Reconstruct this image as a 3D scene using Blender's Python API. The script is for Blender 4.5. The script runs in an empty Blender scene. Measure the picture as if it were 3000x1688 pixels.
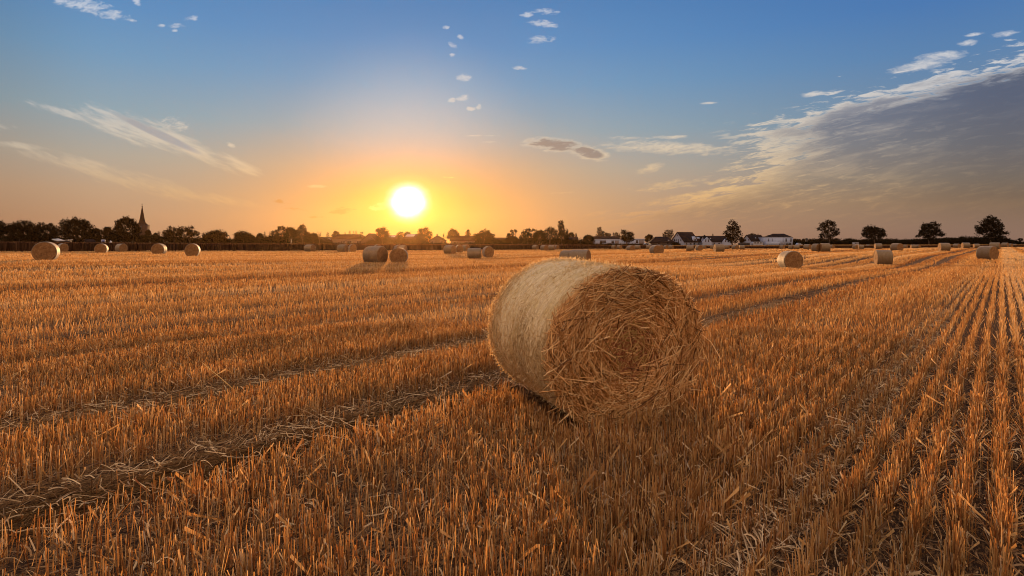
import bpy, math, random
import numpy as np

rng = np.random.default_rng(7)
random.seed(7)
SC = bpy.context.scene
COL = SC.collection
R = math.radians

# ------------------------------------------------------------------ measures
F = 1700.0           # focal length, in pixels of the 3000 px wide photograph
CX, HOR = 1500.0, 712.0
CAM_H = 1.5
SUN_U, SUN_V = (1196 - CX) / F, (HOR - 590) / F
SUN_DIR = np.array([SUN_U, 1.0, SUN_V]); SUN_DIR /= np.linalg.norm(SUN_DIR)
SUN_EL = math.asin(SUN_DIR[2]); SUN_AZ = math.atan2(SUN_DIR[0], SUN_DIR[1])
ROW = math.atan2(1435.0, F)                      # heading of the drilled rows
RC, RS = math.cos(ROW), math.sin(ROW)


def srgb(r, g, b, a=1.0):
    f = lambda c: (c / 255 / 12.92) if c / 255 <= 0.04045 else ((c / 255 + 0.055) / 1.055) ** 2.4
    return (f(r), f(g), f(b), a)


BUMPS = [(-32, 38.6, .27, 10), (20, 42, -.36, 9), (33, 51, -.32, 9), (-4, 64, -.28, 9), (-37, 64, .10, 12),
         (60, 95, -.12, 16), (5, 100, -.12, 18)]


def terrain(x, y):
    x = np.asarray(x, float); y = np.asarray(y, float)
    z = np.zeros(np.broadcast(x, y).shape)
    for bx, by, bh, bs in BUMPS:
        z = z + bh * np.exp(-((x - bx) ** 2 + (y - by) ** 2) / (2 * bs * bs))
    return z


def depth_at(px, py, lift=0.1):
    """distance along +Y at which the ground (plus lift) shows at photo row py in column px"""
    u = (px - CX) / F
    d = F * (CAM_H - lift) / (py - HOR)
    for _ in range(40):
        z = float(terrain(u * d, d)) + lift
        d = 0.5 * d + 0.5 * F * (CAM_H - z) / (py - HOR)
    return d


# ------------------------------------------------------------------ helpers
def tag(o, label=None, cat=None, group=None, kind=None):
    if label: o['label'] = label
    if cat: o['category'] = cat
    if group: o['group'] = group
    if kind: o['kind'] = kind
    return o


def empty(name, loc, rz=0.0):
    o = bpy.data.objects.new(name, None)
    o.empty_display_size = 0.3
    o.location = loc; o.rotation_euler = (0, 0, rz)
    COL.objects.link(o)
    return o


def mesh_np(name, verts, faces, mat=None, smooth=False, attrs=None):
    """faces: (M,k) index array (k = 3 or 4) or a list of such arrays"""
    if not isinstance(faces, list): faces = [faces]
    faces = [np.asarray(f, np.int32) for f in faces if len(f)]
    verts = np.asarray(verts, np.float32)
    me = bpy.data.meshes.new(name)
    me.vertices.add(len(verts)); me.vertices.foreach_set('co', verts.ravel())
    loops = np.concatenate([f.ravel() for f in faces])
    counts = np.concatenate([np.full(len(f), f.shape[1], np.int32) for f in faces])
    starts = np.concatenate([[0], np.cumsum(counts)[:-1]]).astype(np.int32)
    me.loops.add(len(loops)); me.loops.foreach_set('vertex_index', loops)
    me.polygons.add(len(counts)); me.polygons.foreach_set('loop_start', starts)
    if smooth: me.polygons.foreach_set('use_smooth', np.ones(len(counts), bool))
    for k, v in (attrs or {}).items():
        a = me.attributes.new(k, 'FLOAT', 'POINT')
        a.data.foreach_set('value', np.asarray(v, np.float32))
    me.update(calc_edges=True)
    if mat: me.materials.append(mat)
    return me


def link(name, me, parent=None, loc=None):
    o = bpy.data.objects.new(name, me)
    COL.objects.link(o)
    if parent: o.parent = parent
    if loc is not None: o.location = loc
    return o


class Geo:
    """collects simple solids into ONE mesh"""
    def __init__(s): s.v = []; s.q = []; s.t = []; s.n = 0

    def add(s, v, q=(), t=()):
        v = np.asarray(v, float)
        s.v.append(v)
        if len(q): s.q.append(np.asarray(q) + s.n)
        if len(t): s.t.append(np.asarray(t) + s.n)
        s.n += len(v)
        return s

    def box(s, x0, x1, y0, y1, z0, z1):
        v = [(x, y, z) for z in (z0, z1) for x, y in ((x0, y0), (x1, y0), (x1, y1), (x0, y1))]
        return s.add(v, [(0, 3, 2, 1), (4, 5, 6, 7), (0, 1, 5, 4), (1, 2, 6, 5), (2, 3, 7, 6), (3, 0, 4, 7)])

    def tube(s, pts, rad, n=7):
        pts = np.asarray(pts, float); rad = np.broadcast_to(np.asarray(rad, float), (len(pts),))
        a = np.linspace(0, 2 * np.pi, n, endpoint=False)
        v = []
        for i, p in enumerate(pts):
            d = pts[min(i + 1, len(pts) - 1)] - pts[max(i - 1, 0)]
            d = d / (np.linalg.norm(d) + 1e-9)
            h = np.array([1.0, 0, 0]) if abs(d[0]) < .8 else np.array([0, 1.0, 0])
            e1 = np.cross(d, h); e1 /= np.linalg.norm(e1); e2 = np.cross(d, e1)
            v.append(p + rad[i] * (np.outer(np.cos(a), e1) + np.outer(np.sin(a), e2)))
        q = []
        for i in range(len(pts) - 1):
            for k in range(n):
                q.append((i * n + k, i * n + (k + 1) % n, (i + 1) * n + (k + 1) % n, (i + 1) * n + k))
        v.append(pts[[0, -1]])
        b = len(pts) * n
        t = [(b, (k + 1) % n, k) for k in range(n)] + [(b + 1, (len(pts) - 1) * n + k, (len(pts) - 1) * n + (k + 1) % n) for k in range(n)]
        return s.add(np.concatenate(v), q, t)

    def poly_prism(s, pts2, y0, y1):
        """outline in (x,z), extruded from y0 to y1"""
        n = len(pts2)
        v = [(x, y0, z) for x, z in pts2] + [(x, y1, z) for x, z in pts2]
        q = [(i, (i + 1) % n, n + (i + 1) % n, n + i) for i in range(n)]
        s.add(v, q)
        cx = sum(p[0] for p in pts2) / n; cz = sum(p[1] for p in pts2) / n
        s.add([(cx, y0, cz)] + [(x, y0, z) for x, z in pts2], (), [(0, 1 + (i + 1) % n, 1 + i) for i in range(n)])
        s.add([(cx, y1, cz)] + [(x, y1, z) for x, z in pts2], (), [(0, 1 + i, 1 + (i + 1) % n) for i in range(n)])
        return s

    def mesh(s, name, mat, smooth=False):
        f = []
        if s.q: f.append(np.concatenate(s.q))
        if s.t: f.append(np.concatenate(s.t))
        return mesh_np(name, np.concatenate(s.v), f, mat, smooth)

    def build(s, name, mat, parent=None, smooth=False):
        return link(name, s.mesh(name, mat, smooth), parent)


# ------------------------------------------------------------------ node language
class NT:
    def __init__(s, tree): s.t = tree; s.n = tree.nodes; s.l = tree.links

    def node(s, typ, **kw):
        nd = s.n.new(typ)
        for k, v in kw.items(): setattr(nd, k, v)
        return nd

    def put(s, sock, val):
        if isinstance(val, bpy.types.NodeSocket): s.l.new(val, sock)
        elif val is not None: sock.default_value = val

    def m(s, op, a, b=None, c=None, clamp=False):
        nd = s.node('ShaderNodeMath', operation=op); nd.use_clamp = clamp
        for i, v in enumerate((a, b, c)):
            if v is not None: s.put(nd.inputs[i], v)
        return nd.outputs[0]

    def add(s, a, b): return s.m('ADD', a, b)
    def sub(s, a, b): return s.m('SUBTRACT', a, b)
    def mul(s, a, b): return s.m('MULTIPLY', a, b)

    def sstep(s, x, a, b, lo=0.0, hi=1.0):
        nd = s.node('ShaderNodeMapRange', interpolation_type='SMOOTHSTEP')
        s.put(nd.inputs[0], x); s.put(nd.inputs[1], a); s.put(nd.inputs[2], b); s.put(nd.inputs[3], lo); s.put(nd.inputs[4], hi)
        return nd.outputs[0]

    def xyz(s, x, y, z=0.0):
        nd = s.node('ShaderNodeCombineXYZ')
        s.put(nd.inputs[0], x); s.put(nd.inputs[1], y); s.put(nd.inputs[2], z)
        return nd.outputs[0]

    def sep(s, v):
        nd = s.node('ShaderNodeSeparateXYZ'); s.put(nd.inputs[0], v); return nd.outputs

    def noise(s, vec, scale=1.0, detail=4.0, rough=.55, dist=0.0, dim='3D'):
        nd = s.node('ShaderNodeTexNoise', noise_dimensions=dim)
        if vec is not None: s.put(nd.inputs['Vector'], vec)
        nd.inputs['Scale'].default_value = scale; nd.inputs['Detail'].default_value = detail
        nd.inputs['Roughness'].default_value = rough; nd.inputs['Distortion'].default_value = dist
        return nd.outputs[0]

    def ramp(s, x, stops, interp='LINEAR'):
        nd = s.node('ShaderNodeValToRGB'); cr = nd.color_ramp; cr.interpolation = interp
        while len(cr.elements) < len(stops): cr.elements.new(0.5)
        for e, (p, c) in zip(cr.elements, stops):
            e.position = p; e.color = c if len(c) == 4 else (*c, 1)
        s.put(nd.inputs[0], x)
        return nd.outputs[0]

    def mix(s, f, a, b, blend='MIX'):
        nd = s.node('ShaderNodeMix', data_type='RGBA', blend_type=blend)
        s.put(nd.inputs[0], f); s.put(nd.inputs[6], a); s.put(nd.inputs[7], b)
        return nd.outputs[2]

    def attr(s, name):
        nd = s.node('ShaderNodeAttribute', attribute_name=name); return nd.outputs['Fac']


def material(name):
    m = bpy.data.materials.new(name); m.use_nodes = True
    t = NT(m.node_tree); t.n.clear()
    out = t.node('ShaderNodeOutputMaterial')
    return m, t, out


def mat_plain(name, col, rough=.7, var=.12, scale=3.0, spec=.3, bump=0.0):
    m, t, out = material(name)
    b = t.node('ShaderNodeBsdfPrincipled')
    tc = t.node('ShaderNodeTexCoord')
    n = t.noise(tc.outputs['Object'], scale, 5)
    c2 = tuple(max(0, c * (1 - var * 2.2)) for c in col[:3]) + (1,)
    c1 = tuple(min(1, c * (1 + var)) for c in col[:3]) + (1,)
    t.put(b.inputs['Base Color'], t.ramp(n, [(.3, c2), (.7, c1)]))
    b.inputs['Roughness'].default_value = rough
    b.inputs['Specular IOR Level'].default_value = spec
    if bump:
        bp = t.node('ShaderNodeBump'); bp.inputs['Strength'].default_value = bump
        t.put(bp.inputs['Height'], n); t.put(b.inputs['Normal'], bp.outputs[0])
    t.put(out.inputs[0], b.outputs[0])
    return m


def mat_straw(name, stops, trans=.4, gloss=.04, attr='rnd', rough=.48):
    """thin dry plant matter: diffuse + light passing through + a faint sheen, tone by straw"""
    m, t, out = material(name)
    c = t.ramp(t.attr(attr), stops)
    tc = t.node('ShaderNodeTexCoord')
    n = t.noise(tc.outputs['Object'], 1.3, 3)
    c = t.mix(1.0, c, t.ramp(n, [(.3, (.72, .70, .68)), (.7, (1.12, 1.08, 1.05))]), 'MULTIPLY')
    d = t.node('ShaderNodeBsdfDiffuse'); t.put(d.inputs[0], c)
    tr = t.node('ShaderNodeBsdfTranslucent'); t.put(tr.inputs[0], t.mix(1.0, c, (1.0, .84, .60, 1), 'MULTIPLY'))
    mx = t.node('ShaderNodeMixShader'); mx.inputs[0].default_value = trans
    t.l.new(d.outputs[0], mx.inputs[1]); t.l.new(tr.outputs[0], mx.inputs[2])
    g = t.node('ShaderNodeBsdfGlossy'); g.inputs['Roughness'].default_value = rough
    g.inputs[0].default_value = (1, .85, .65, 1)
    m2 = t.node('ShaderNodeMixShader'); m2.inputs[0].default_value = gloss
    t.l.new(mx.outputs[0], m2.inputs[1]); t.l.new(g.outputs[0], m2.inputs[2])
    t.put(out.inputs[0], m2.outputs[0])
    return m


#SECTION_WORLD
# ------------------------------------------------------------------ sky
def build_world():
    w = bpy.data.worlds.new('World'); SC.world = w; w.use_nodes = True
    t = NT(w.node_tree); t.n.clear()
    out = t.node('ShaderNodeOutputWorld'); bg = t.node('ShaderNodeBackground')
    tc = t.node('ShaderNodeTexCoord')
    X, Y, Z = t.sep(tc.outputs['Generated'])
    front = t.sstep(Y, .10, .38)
    yy = t.m('MAXIMUM', Y, .08)
    px = t.m('MULTIPLY_ADD', t.m('DIVIDE', X, yy), F / 1000, CX / 1000)          # kilo-pixels across
    py = t.m('MULTIPLY_ADD', t.m('DIVIDE', Z, yy), -F / 1000, HOR / 1000)
    # clear sky by elevation: dusty rose at the horizon, blue above
    hlen = t.m('SQRT', t.add(t.mul(X, X), t.mul(Y, Y)))
    e = t.m('DIVIDE', Z, t.m('MAXIMUM', hlen, .02))
    side = t.ramp(e, [(0.0, srgb(174, 130, 102)), (.035, srgb(180, 141, 112)), (.075, srgb(186, 154, 126)), (.125, srgb(174, 164, 150)),
                      (.19, srgb(142, 164, 176)), (.27, srgb(112, 154, 190)), (.34, srgb(92, 142, 192)), (.46, srgb(72, 124, 182)),
                      (.75, srgb(66, 112, 170))])
    # the sky darkens and deepens to the right, away from the light
    right = t.sstep(px, 1.5, 2.9)
    side = t.mix(right, side, t.mix(1.0, side, (.62, .70, .86, 1), 'MULTIPLY'))
    left = t.sstep(px, .35, -.1)
    side = t.mix(left, side, t.mix(1.0, side, (.86, .82, .80, 1), 'MULTIPLY'))
    # warm scattering round the low sun, wider than it is high
    dx = t.sub(px, 1.196); dy = t.sub(py, .592)
    dyu = t.mul(dy, 1.5)
    g1 = t.m('SQRT', t.add(t.mul(t.mul(dx, dx), .42), t.mul(dyu, dyu)))
    wide = t.ramp(g1, [(0, (.85, .85, .85)), (.08, (.72, .72, .72)), (.18, (.50, .50, .50)), (.30, (.28, .28, .28)), (.46, (.09, .09, .09)), (.66, (0, 0, 0))])
    warm = t.ramp(g1, [(0, srgb(255, 216, 88)), (.07, srgb(250, 182, 58)), (.12, srgb(240, 164, 58)), (.20, srgb(234, 158, 74)), (.36, srgb(214, 162, 104)), (.6, srgb(200, 180, 150))])
    low = t.sstep(py, .10, .52)
    sky = t.mix(t.mul(wide, low), side, warm)
    # pale veil above the sun
    veil = t.m('SQRT', t.add(t.mul(dx, dx), t.mul(t.mul(t.add(dy, .16), t.add(dy, .16)), 1.2)))
    vf = t.mul(t.sstep(veil, .42, .05), t.sstep(py, .60, .30))
    sky = t.mix(t.mul(vf, .40), sky, srgb(200, 206, 210))
    # clouds --------------------------------------------------------------
    def rot(cx, cy, ang):
        c, s_ = math.cos(R(ang)), math.sin(R(ang))
        a = t.sub(px, cx); b = t.sub(py, cy)
        return t.add(t.mul(a, c), t.mul(b, s_)), t.sub(t.mul(b, c), t.mul(a, s_))

    def streak(ang, sx, sy, scale, off, detail=6, rough=.62, dist=.4):
        a, b = rot(0.0, 0.0, ang)
        return t.noise(t.xyz(t.mul(a, sx), t.mul(b, sy), off), scale, detail, rough, dist, '3D')

    nA = streak(20, 8.0, 40.0, 1.0, 1.7)          # left streaks, falling to the right
    nB = streak(-12, 4.2, 26.0, 1.0, 5.1)         # right bank, rising to the right
    nC = streak(-4, 38.0, 85.0, 1.0, 9.3, 5, .6, .5)  # small puffs

    nD = streak(-9, 13.0, 75.0, 1.0, 3.3, 5, .62, .5)  # fine wisps
    nE = streak(21, 16.0, 80.0, 1.0, 8.3, 5, .62, .5)

    def spot(cx, cy, ang, a, b):
        x, y = rot(cx, cy, ang)
        k_ = .88 if a < .07 else 1.0
        x = t.m('DIVIDE', x, a * k_); y = t.m('DIVIDE', y, b * k_)
        return t.m('MAXIMUM', t.sub(1.0, t.add(t.mul(x, x), t.mul(y, y))), 0.0)

    def group(spots, acc=None):
        for s_ in spots:
            k = spot(*s_[:5])
            if len(s_) > 5: k = t.mul(k, s_[5])
            acc = k if acc is None else t.m('MAXIMUM', acc, k)
        return acc

    left_m = group([(.40, .378, 18, .24, .052), (.53, .420, 27, .22, .032), (.17, .325, 17, .13, .016, .8), (.34, .350, 12, .16, .030, .8), (.70, .482, 24, .09, .022)])
    dark_m = group([(.455, .388, 25, .17, .014)])
    left2 = group([(.34, .515, 15, .40, .036, .8), (.60, .580, 9, .22, .020, .8), (.06, .428, 8, .09, .013, .8), (.0, .372, 5, .07, .012, .5)])
    puffs = group([(.24, .013, 12, .12, .026), (.315, .040, 10, .075, .020), (.40, .006, 40, .022, .014), (.37, .058, 8, .04, .008, .8), (.562, .054, -5, .03, .012),
                   (.515, .076, 3, .035, .012), (.474, .075, 0, .02, .007), (.512, .089, 0, .014, .008), (.515, .365, 12, .055, .028, .75), (.675, .424, 25, .022, .010),
                   (1.306, .080, 0, .014, .008), (1.350, .110, 20, .016, .010), (1.327, .132, 20, .022, .011), (1.326, .162, 0, .014, .008),
                   (1.362, .227, 0, .034, .015), (1.356, .288, -20, .026, .018), (1.322, .293, 0, .018, .010), (1.380, .318, 0, .018, .010), (1.403, .313, 0, .012, .012),
                   (1.595, .034, 5, .06, .013), (1.545, .044, 0, .03, .012), (1.59, .069, 8, .065, .015), (1.585, .117, -4, .06, .018, .85), (1.52, .199, 4, .032, .008)])
    wis = group([(1.625, .425, 5, .12, .026, 1.2), (1.725, .448, 12, .075, .026, 1.25), (1.96, .434, 2, .24, .024), (1.97, .402, 0, .07, .008, .8), (1.905, .492, -18, .06, .020, .7),
                 (2.078, .302, -3, .035, .006), (1.80, .402, 0, .06, .008, .6), (1.83, .405, 0, .1, .006, .5),
                 (2.834, .126, -8, .05, .014), (2.855, .101, -8, .045, .008, .9), (2.945, .099, -9, .065, .012, .9), (2.96, .117, -4, .03, .006, .8),
                 (2.76, .165, -8, .10, .018), (2.70, .190, -12, .12, .020), (2.38, .276, -8, .05, .012),
                 (1.95, .545, -6, .13, .020, .75), (2.03, .575, -10, .2, .022, .7), (.93, .546, 0, .04, .007, 1.1), (1.64, .565, -3, .06, .004, .7), (1.42, .398, 0, .07, .004, .6), (1.43, .416, 0, .035, .004, .6)])
    lowc = group([(1.005, .618, -6, .055, .015), (1.108, .607, -10, .05, .016, 1.1), (.93, .636, 0, .04, .006, .8), (.82, .590, 8, .05, .010, .7), (.86, .612, 4, .06, .006, .6), (1.32, .520, 3, .04, .004, .7)])

    # right-hand bank: upper rim and left rim as outlines, broken by the streak noise
    rim = t.ramp(t.m('DIVIDE', px, 4.0), [(.45, (.62,) * 3), (.50, (.40,) * 3), (.535, (.352,) * 3), (.585, (.322,) * 3), (.61, (.270,) * 3),
                                          (.65, (.238,) * 3), (.69, (.198,) * 3), (.75, (.143,) * 3), (.85, (.05,) * 3)])
    inside = t.sub(py, rim)
    lrim = t.ramp(py, [(.30, (.585,) * 3), (.36, (.52,) * 3), (.40, (.535,) * 3), (.45, (.535,) * 3), (.53, (.52,) * 3), (.58, (.49,) * 3), (.63, (.43,) * 3)])
    inl = t.sub(t.m('DIVIDE', px, 4.0), lrim)
    bank = t.m('MINIMUM', t.m('MULTIPLY', t.sub(inside, .004), 11.5), t.m('MULTIPLY', inl, 13.0))
    bank = t.m('MINIMUM', bank, 1.35)
    bankd = t.add(t.add(t.mul(t.sub(nB, .5), 1.8), t.mul(t.sub(nD, .5), 3.0)), bank)
    bank_a = t.mul(t.sstep(bankd, .05, .60), t.sstep(py, .705, .56, 0.0, 1.0))
    bank_a = t.mul(bank_a, t.sstep(inl, -.03, .03))
    bank_core = t.sstep(t.add(t.add(t.mul(t.sub(nB, .5), 1.5), t.mul(t.sub(nD, .5), .7)), bank), .28, 1.0)

    def cloud(mask, n, lo, hi):
        v = t.add(t.mul(t.sub(n, .5), 2.6), t.mul(mask, .85))
        return t.mul(t.sstep(v, lo, hi), t.sstep(mask, .0, .18))

    aL = cloud(left_m, t.add(t.mul(nA, .45), t.mul(nE, .55)), .14, .95)
    aL2 = t.mul(cloud(left2, t.add(t.mul(nA, .5), t.mul(nE, .5)), .08, 1.0), .6)
    aP = t.mul(cloud(puffs, nC, .14, 1.10), .72)
    aW = cloud(wis, t.add(t.mul(nD, .6), t.mul(nC, .4)), .12, 1.10)
    aO = t.mul(cloud(lowc, nC, .35, .85), .9)
    bright = t.ramp(py, [(0, srgb(212, 216, 226)), (.25, srgb(214, 210, 208)), (.42, srgb(222, 204, 180)), (.55, srgb(226, 186, 134)), (.64, srgb(214, 160, 104))])
    grey = t.ramp(py, [(0, srgb(84, 98, 130)), (.28, srgb(98, 110, 138)), (.42, srgb(118, 120, 130)), (.52, srgb(138, 126, 116)), (.60, srgb(152, 124, 100)), (.70, srgb(142, 110, 92))])
    rightdim = t.sstep(px, 2.3, 3.0)
    grey = t.mix(rightdim, grey, t.mix(1.0, grey, (.52, .52, .58, 1), 'MULTIPLY'))
    bankcol = t.mix(t.mul(bank_core, .95), bright, grey)
    tex = t.add(t.mul(t.sstep(nB, .46, .70), .55), t.mul(t.sstep(nD, .50, .72), .60))
    bankcol = t.mix(t.mul(t.mul(tex, bank_core), t.mul(t.sstep(px, 2.98, 2.10, .10, .75), t.sstep(py, .27, .42, .45, 1.0))), bankcol, bright)
    sky = t.mix(t.mul(bank_a, .93), sky, bankcol)
    sky = t.mix(t.mul(aL2, .8), sky, bright)
    sky = t.mix(t.mul(aL, .66), sky, bright)
    sky = t.mix(t.mul(t.mul(aL, t.sstep(dark_m, 0, .7)), .75), sky, srgb(150, 152, 160))
    sky = t.mix(aP, sky, bright)
    wcol = t.mix(t.mul(t.sstep(group([(1.63, .424, 5, .11, .022), (1.725, .448, 12, .06, .02)]), .0, .6), t.sstep(aW, .3, .9)), bright, srgb(146, 130, 122))
    sky = t.mix(t.mul(aW, .9), sky, wcol)
    lcol = t.mix(t.sstep(px, 1.09, 1.03), srgb(255, 214, 120), srgb(196, 134, 78))
    sky = t.mix(aO, sky, lcol)
    # the sun itself, bloated by thin haze
    sd = t.m('SQRT', t.add(t.mul(dx, dx), t.mul(t.mul(dy, dy), 1.25)))
    sd = t.add(sd, t.mul(t.sub(t.noise(t.xyz(t.mul(px, 16.0), t.mul(py, 30.0), 4.0), 1.0, 3), .5), .016))
    sky = t.mix(t.mul(t.sstep(sd, .110, .030), .45), sky, (1.0, .74, .17, 1))
    sky = t.mix(t.sstep(sd, .078, .034), sky, (1.05, .98, .70, 1))
    sky = t.mix(t.sstep(sd, .059, .020), sky, (3.0, 2.8, 2.4, 1))
    # behind the viewer: added bright warm sky, lifts the bale end and foreground shadows
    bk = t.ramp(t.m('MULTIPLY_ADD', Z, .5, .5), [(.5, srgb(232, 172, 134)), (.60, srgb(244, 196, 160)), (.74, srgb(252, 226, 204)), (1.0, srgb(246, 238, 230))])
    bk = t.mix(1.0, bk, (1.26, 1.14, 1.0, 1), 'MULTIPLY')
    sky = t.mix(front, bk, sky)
    # physical sky underneath
    ns = t.node('ShaderNodeTexSky', sky_type='NISHITA'); ns.sun_disc = False
    ns.sun_elevation = SUN_EL; ns.sun_rotation = SUN_AZ; ns.dust_density = 1.5; ns.air_density = 1.0
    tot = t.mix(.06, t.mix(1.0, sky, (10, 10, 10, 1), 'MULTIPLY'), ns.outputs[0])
    below = t.sstep(Z, -.02, -.10)
    tot = t.mix(below, tot, (1.2, .8, .5, 1))
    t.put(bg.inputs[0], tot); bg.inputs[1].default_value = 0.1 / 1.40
    t.put(out.inputs[0], bg.outputs[0])
    w.cycles.sampling_method = 'MANUAL'; w.cycles.sample_map_resolution = 1024


build_world()

sun = bpy.data.lights.new('sun', 'SUN'); sun.energy = 5.0; sun.color = (1.0, .53, .215); sun.angle = R(.6)
so = bpy.data.objects.new('sun', sun); COL.objects.link(so)
so.rotation_euler = (math.pi / 2 - SUN_EL, 0, math.pi - SUN_AZ)
so.location = tuple(SUN_DIR * 60)

# ------------------------------------------------------------------ camera
cam = bpy.data.cameras.new('camera'); cam.sensor_width = 36.0; cam.lens = 36.0 * F / 3000
cam.shift_y = (HOR - 844) / 3000.0
cam.clip_start = .05; cam.clip_end = 6000
co = bpy.data.objects.new('camera', cam); COL.objects.link(co)
co.location = (0, 0, CAM_H); co.rotation_euler = (math.pi / 2, 0, 0)
SC.camera = co
#END_WORLD
SC.view_settings.view_transform = 'Standard'; SC.view_settings.look = 'None'
SC.view_settings.exposure = 0.485; SC.view_settings.gamma = 1.0
cy = SC.cycles
cy.max_bounces = 6; cy.diffuse_bounces = 3; cy.glossy_bounces = 2; cy.transmission_bounces = 4; cy.volume_bounces = 0
cy.transparent_max_bounces = 8; cy.sample_clamp_indirect = 4.0; cy.caustics_reflective = False; cy.caustics_refractive = False
cy.use_denoising = True; cy.denoising_prefilter = 'ACCURATE'; cy.filter_width = 1.0; cy.use_adaptive_sampling = True; cy.adaptive_threshold = .015

# ------------------------------------------------------------------ field layout
# wheel tracks run with the rows; each is (offset across the rows, half width)
TRACKS = [(-.92, .16), (-4.12, .40), (-5.95, .38), (-9.05, .2), (-10.85, .45), (-12.7, .42), (-16.1, .48), (-17.95, .45), (-22.8, .5), (-24.6, .5),
          (-29.4, .55), (-31.2, .55), (-35.6, .6), (-37.4, .6), (-43, .3), (-44.8, .3), (-51, .3), (-52.8, .3), (-60, .35), (-62, .35),
          (-70, .35), (-72, .35), (-81, .4), (-83, .4), (-93, .4), (-95, .4), (-107, .4), (-120, .5), (-135, .5), (3.4, .22), (5.2, .22), (10.6, .25), (12.4, .25)]


def across(x, y):
    return x * RC - y * RS


def along(x, y):
    return x * RS + y * RC


def track_w(s):
    """1 inside a wheel track, 0 in standing stubble"""
    w = np.zeros_like(s)
    for c, hw in TRACKS:
        wob = s - c
        w = np.maximum(w, np.clip((hw - np.abs(wob)) / (.45 * hw) + .5, 0, 1) * (.50 if c == -.92 else 1))
    return w


def lumps(x, y, seed=0):
    """cheap smooth 2-D noise in -1..1"""
    r = np.random.default_rng(seed); v = 0
    for k in range(7):
        fr = r.uniform(.25, 2.2); a = r.uniform(0, 6.28); p = r.uniform(0, 6.28)
        v = v + np.sin(x * fr * math.cos(a) + y * fr * math.sin(a) + p + 1.3 * np.sin(x * fr * .6 * math.sin(a) + p * 2))
    return v / 4.2


def swath_h(s):
    """stubble height changes a little from one combine pass to the next"""
    return 1 + .16 * np.sin(s * .71 + 1) * np.sin(s * .23) + .10 * np.sin(s * 2.9 + .5)


def swath_tone(s):
    """passes of the combine leave stripes of paler and darker straw"""
    return .12 * np.sin(s * .52 + .8) * np.sin(s * .17 + 2) + .09 * np.sin(s * 1.7) * np.sin(s * .31 + 1) + .06 * np.sin(s * 4.1 + np.sin(s))


# edge of the stubble field, from photo columns
EDGE_PX = np.array([-600, 0, 480, 1200, 1440, 1700, 1880, 2030, 2370, 2700, 2960, 3400])
EDGE_PY = np.array([737, 736.5, 735.4, 733, 731, 729.6, 729, 728.6, 727.6, 726.0, 723.8, 723])


def edge_depth(u):
    px = CX + F * np.asarray(u)
    return F * (CAM_H - .1) / (np.interp(px, EDGE_PX, EDGE_PY) - HOR)


# ------------------------------------------------------------------ ground sheet
def build_ground():
    ys = np.concatenate([np.linspace(-30, 0, 12), np.geomspace(.5, 22, 130), np.linspace(22.6, 130, 110), np.geomspace(132, 630, 22)])
    us = np.concatenate([np.linspace(-2.2, -1.05, 14), np.linspace(-1.03, 1.03, 180), np.linspace(1.05, 2.2, 14)])
    Yg, Ug = np.meshgrid(ys, us, indexing='ij')
    Xg = Ug * np.maximum(np.abs(Yg), 14 + 0 * Yg)
    Xg = np.clip(Xg, -900, 900)
    s = across(Xg, Yg)
    Zg = terrain(Xg, Yg)
    near = np.exp(-(np.hypot(Xg, Yg) / 26) ** 2)
    Zg = Zg + near * (-.035 * track_w(s) + .018 * lumps(Xg * 2, Yg * 2, 3))
    n, m = Xg.shape
    idx = np.arange(n * m).reshape(n, m)
    q = np.stack([idx[:-1, :-1], idx[:-1, 1:], idx[1:, 1:], idx[1:, :-1]], -1).reshape(-1, 4)
    mt, t, out = material('stubble_soil')
    tc = t.node('ShaderNodeTexCoord')
    x, y, z = t.sep(tc.outputs['Object'])
    s_ = t.sub(t.mul(x, RC), t.mul(y, RS)); l_ = t.add(t.mul(x, RS), t.mul(y, RC))
    row = t.m('MULTIPLY_ADD', t.m('COSINE', t.mul(s_, 2 * math.pi / .17)), .5, .5)
    chaff = t.noise(t.xyz(t.mul(s_, 60), t.mul(l_, 22)), 1.0, 6, .7)
    clod = t.noise(t.xyz(x, y), 7.0, 6, .6)
    broad = t.noise(t.xyz(t.mul(s_, .5), t.mul(l_, .05)), 1.0, 4)
    soil = t.ramp(clod, [(.3, (.028, .015, .010)), (.7, (.065, .035, .021))])
    straw = t.ramp(broad, [(.35, (.18, .095, .042)), (.65, (.30, .17, .08))])
    c = t.mix(t.sstep(t.add(chaff, t.mul(row, .06)), .47, .60), soil, straw)
    d = t.node('ShaderNodeBsdfPrincipled'); t.put(d.inputs['Base Color'], c); d.inputs['Roughness'].default_value = .95
    d.inputs['Specular IOR Level'].default_value = .1
    bp = t.node('ShaderNodeBump'); bp.inputs['Strength'].default_value = .8; bp.inputs['Distance'].default_value = .04
    t.put(bp.inputs['Height'], t.add(chaff, clod)); t.put(d.inputs['Normal'], bp.outputs[0])
    t.put(out.inputs[0], d.outputs[0])
    o = link('ground', mesh_np('ground', np.stack([Xg, Yg, Zg], -1).reshape(-1, 3), q, mt, True))
    tag(o, 'brown stubble field soil strewn with chaff', 'ground', kind='structure')
    return o


build_ground()

STRAW_STOPS = [(0.0, (.09, .042, .022)), (.18, (.28, .125, .047)), (.38, (.46, .235, .088)), (.56, (.57, .34, .135)), (.74, (.72, .46, .20)), (.88, (.84, .64, .36)), (1.0, (.58, .47, .35))]
M_STUB = mat_straw('standing_straw', STRAW_STOPS, .42, .03)
M_LITTER = mat_straw('fallen_straw', [(0, (.12, .062, .030)), (.5, (.36, .215, .105)), (1, (.84, .65, .41))], .3, .03)


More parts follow.
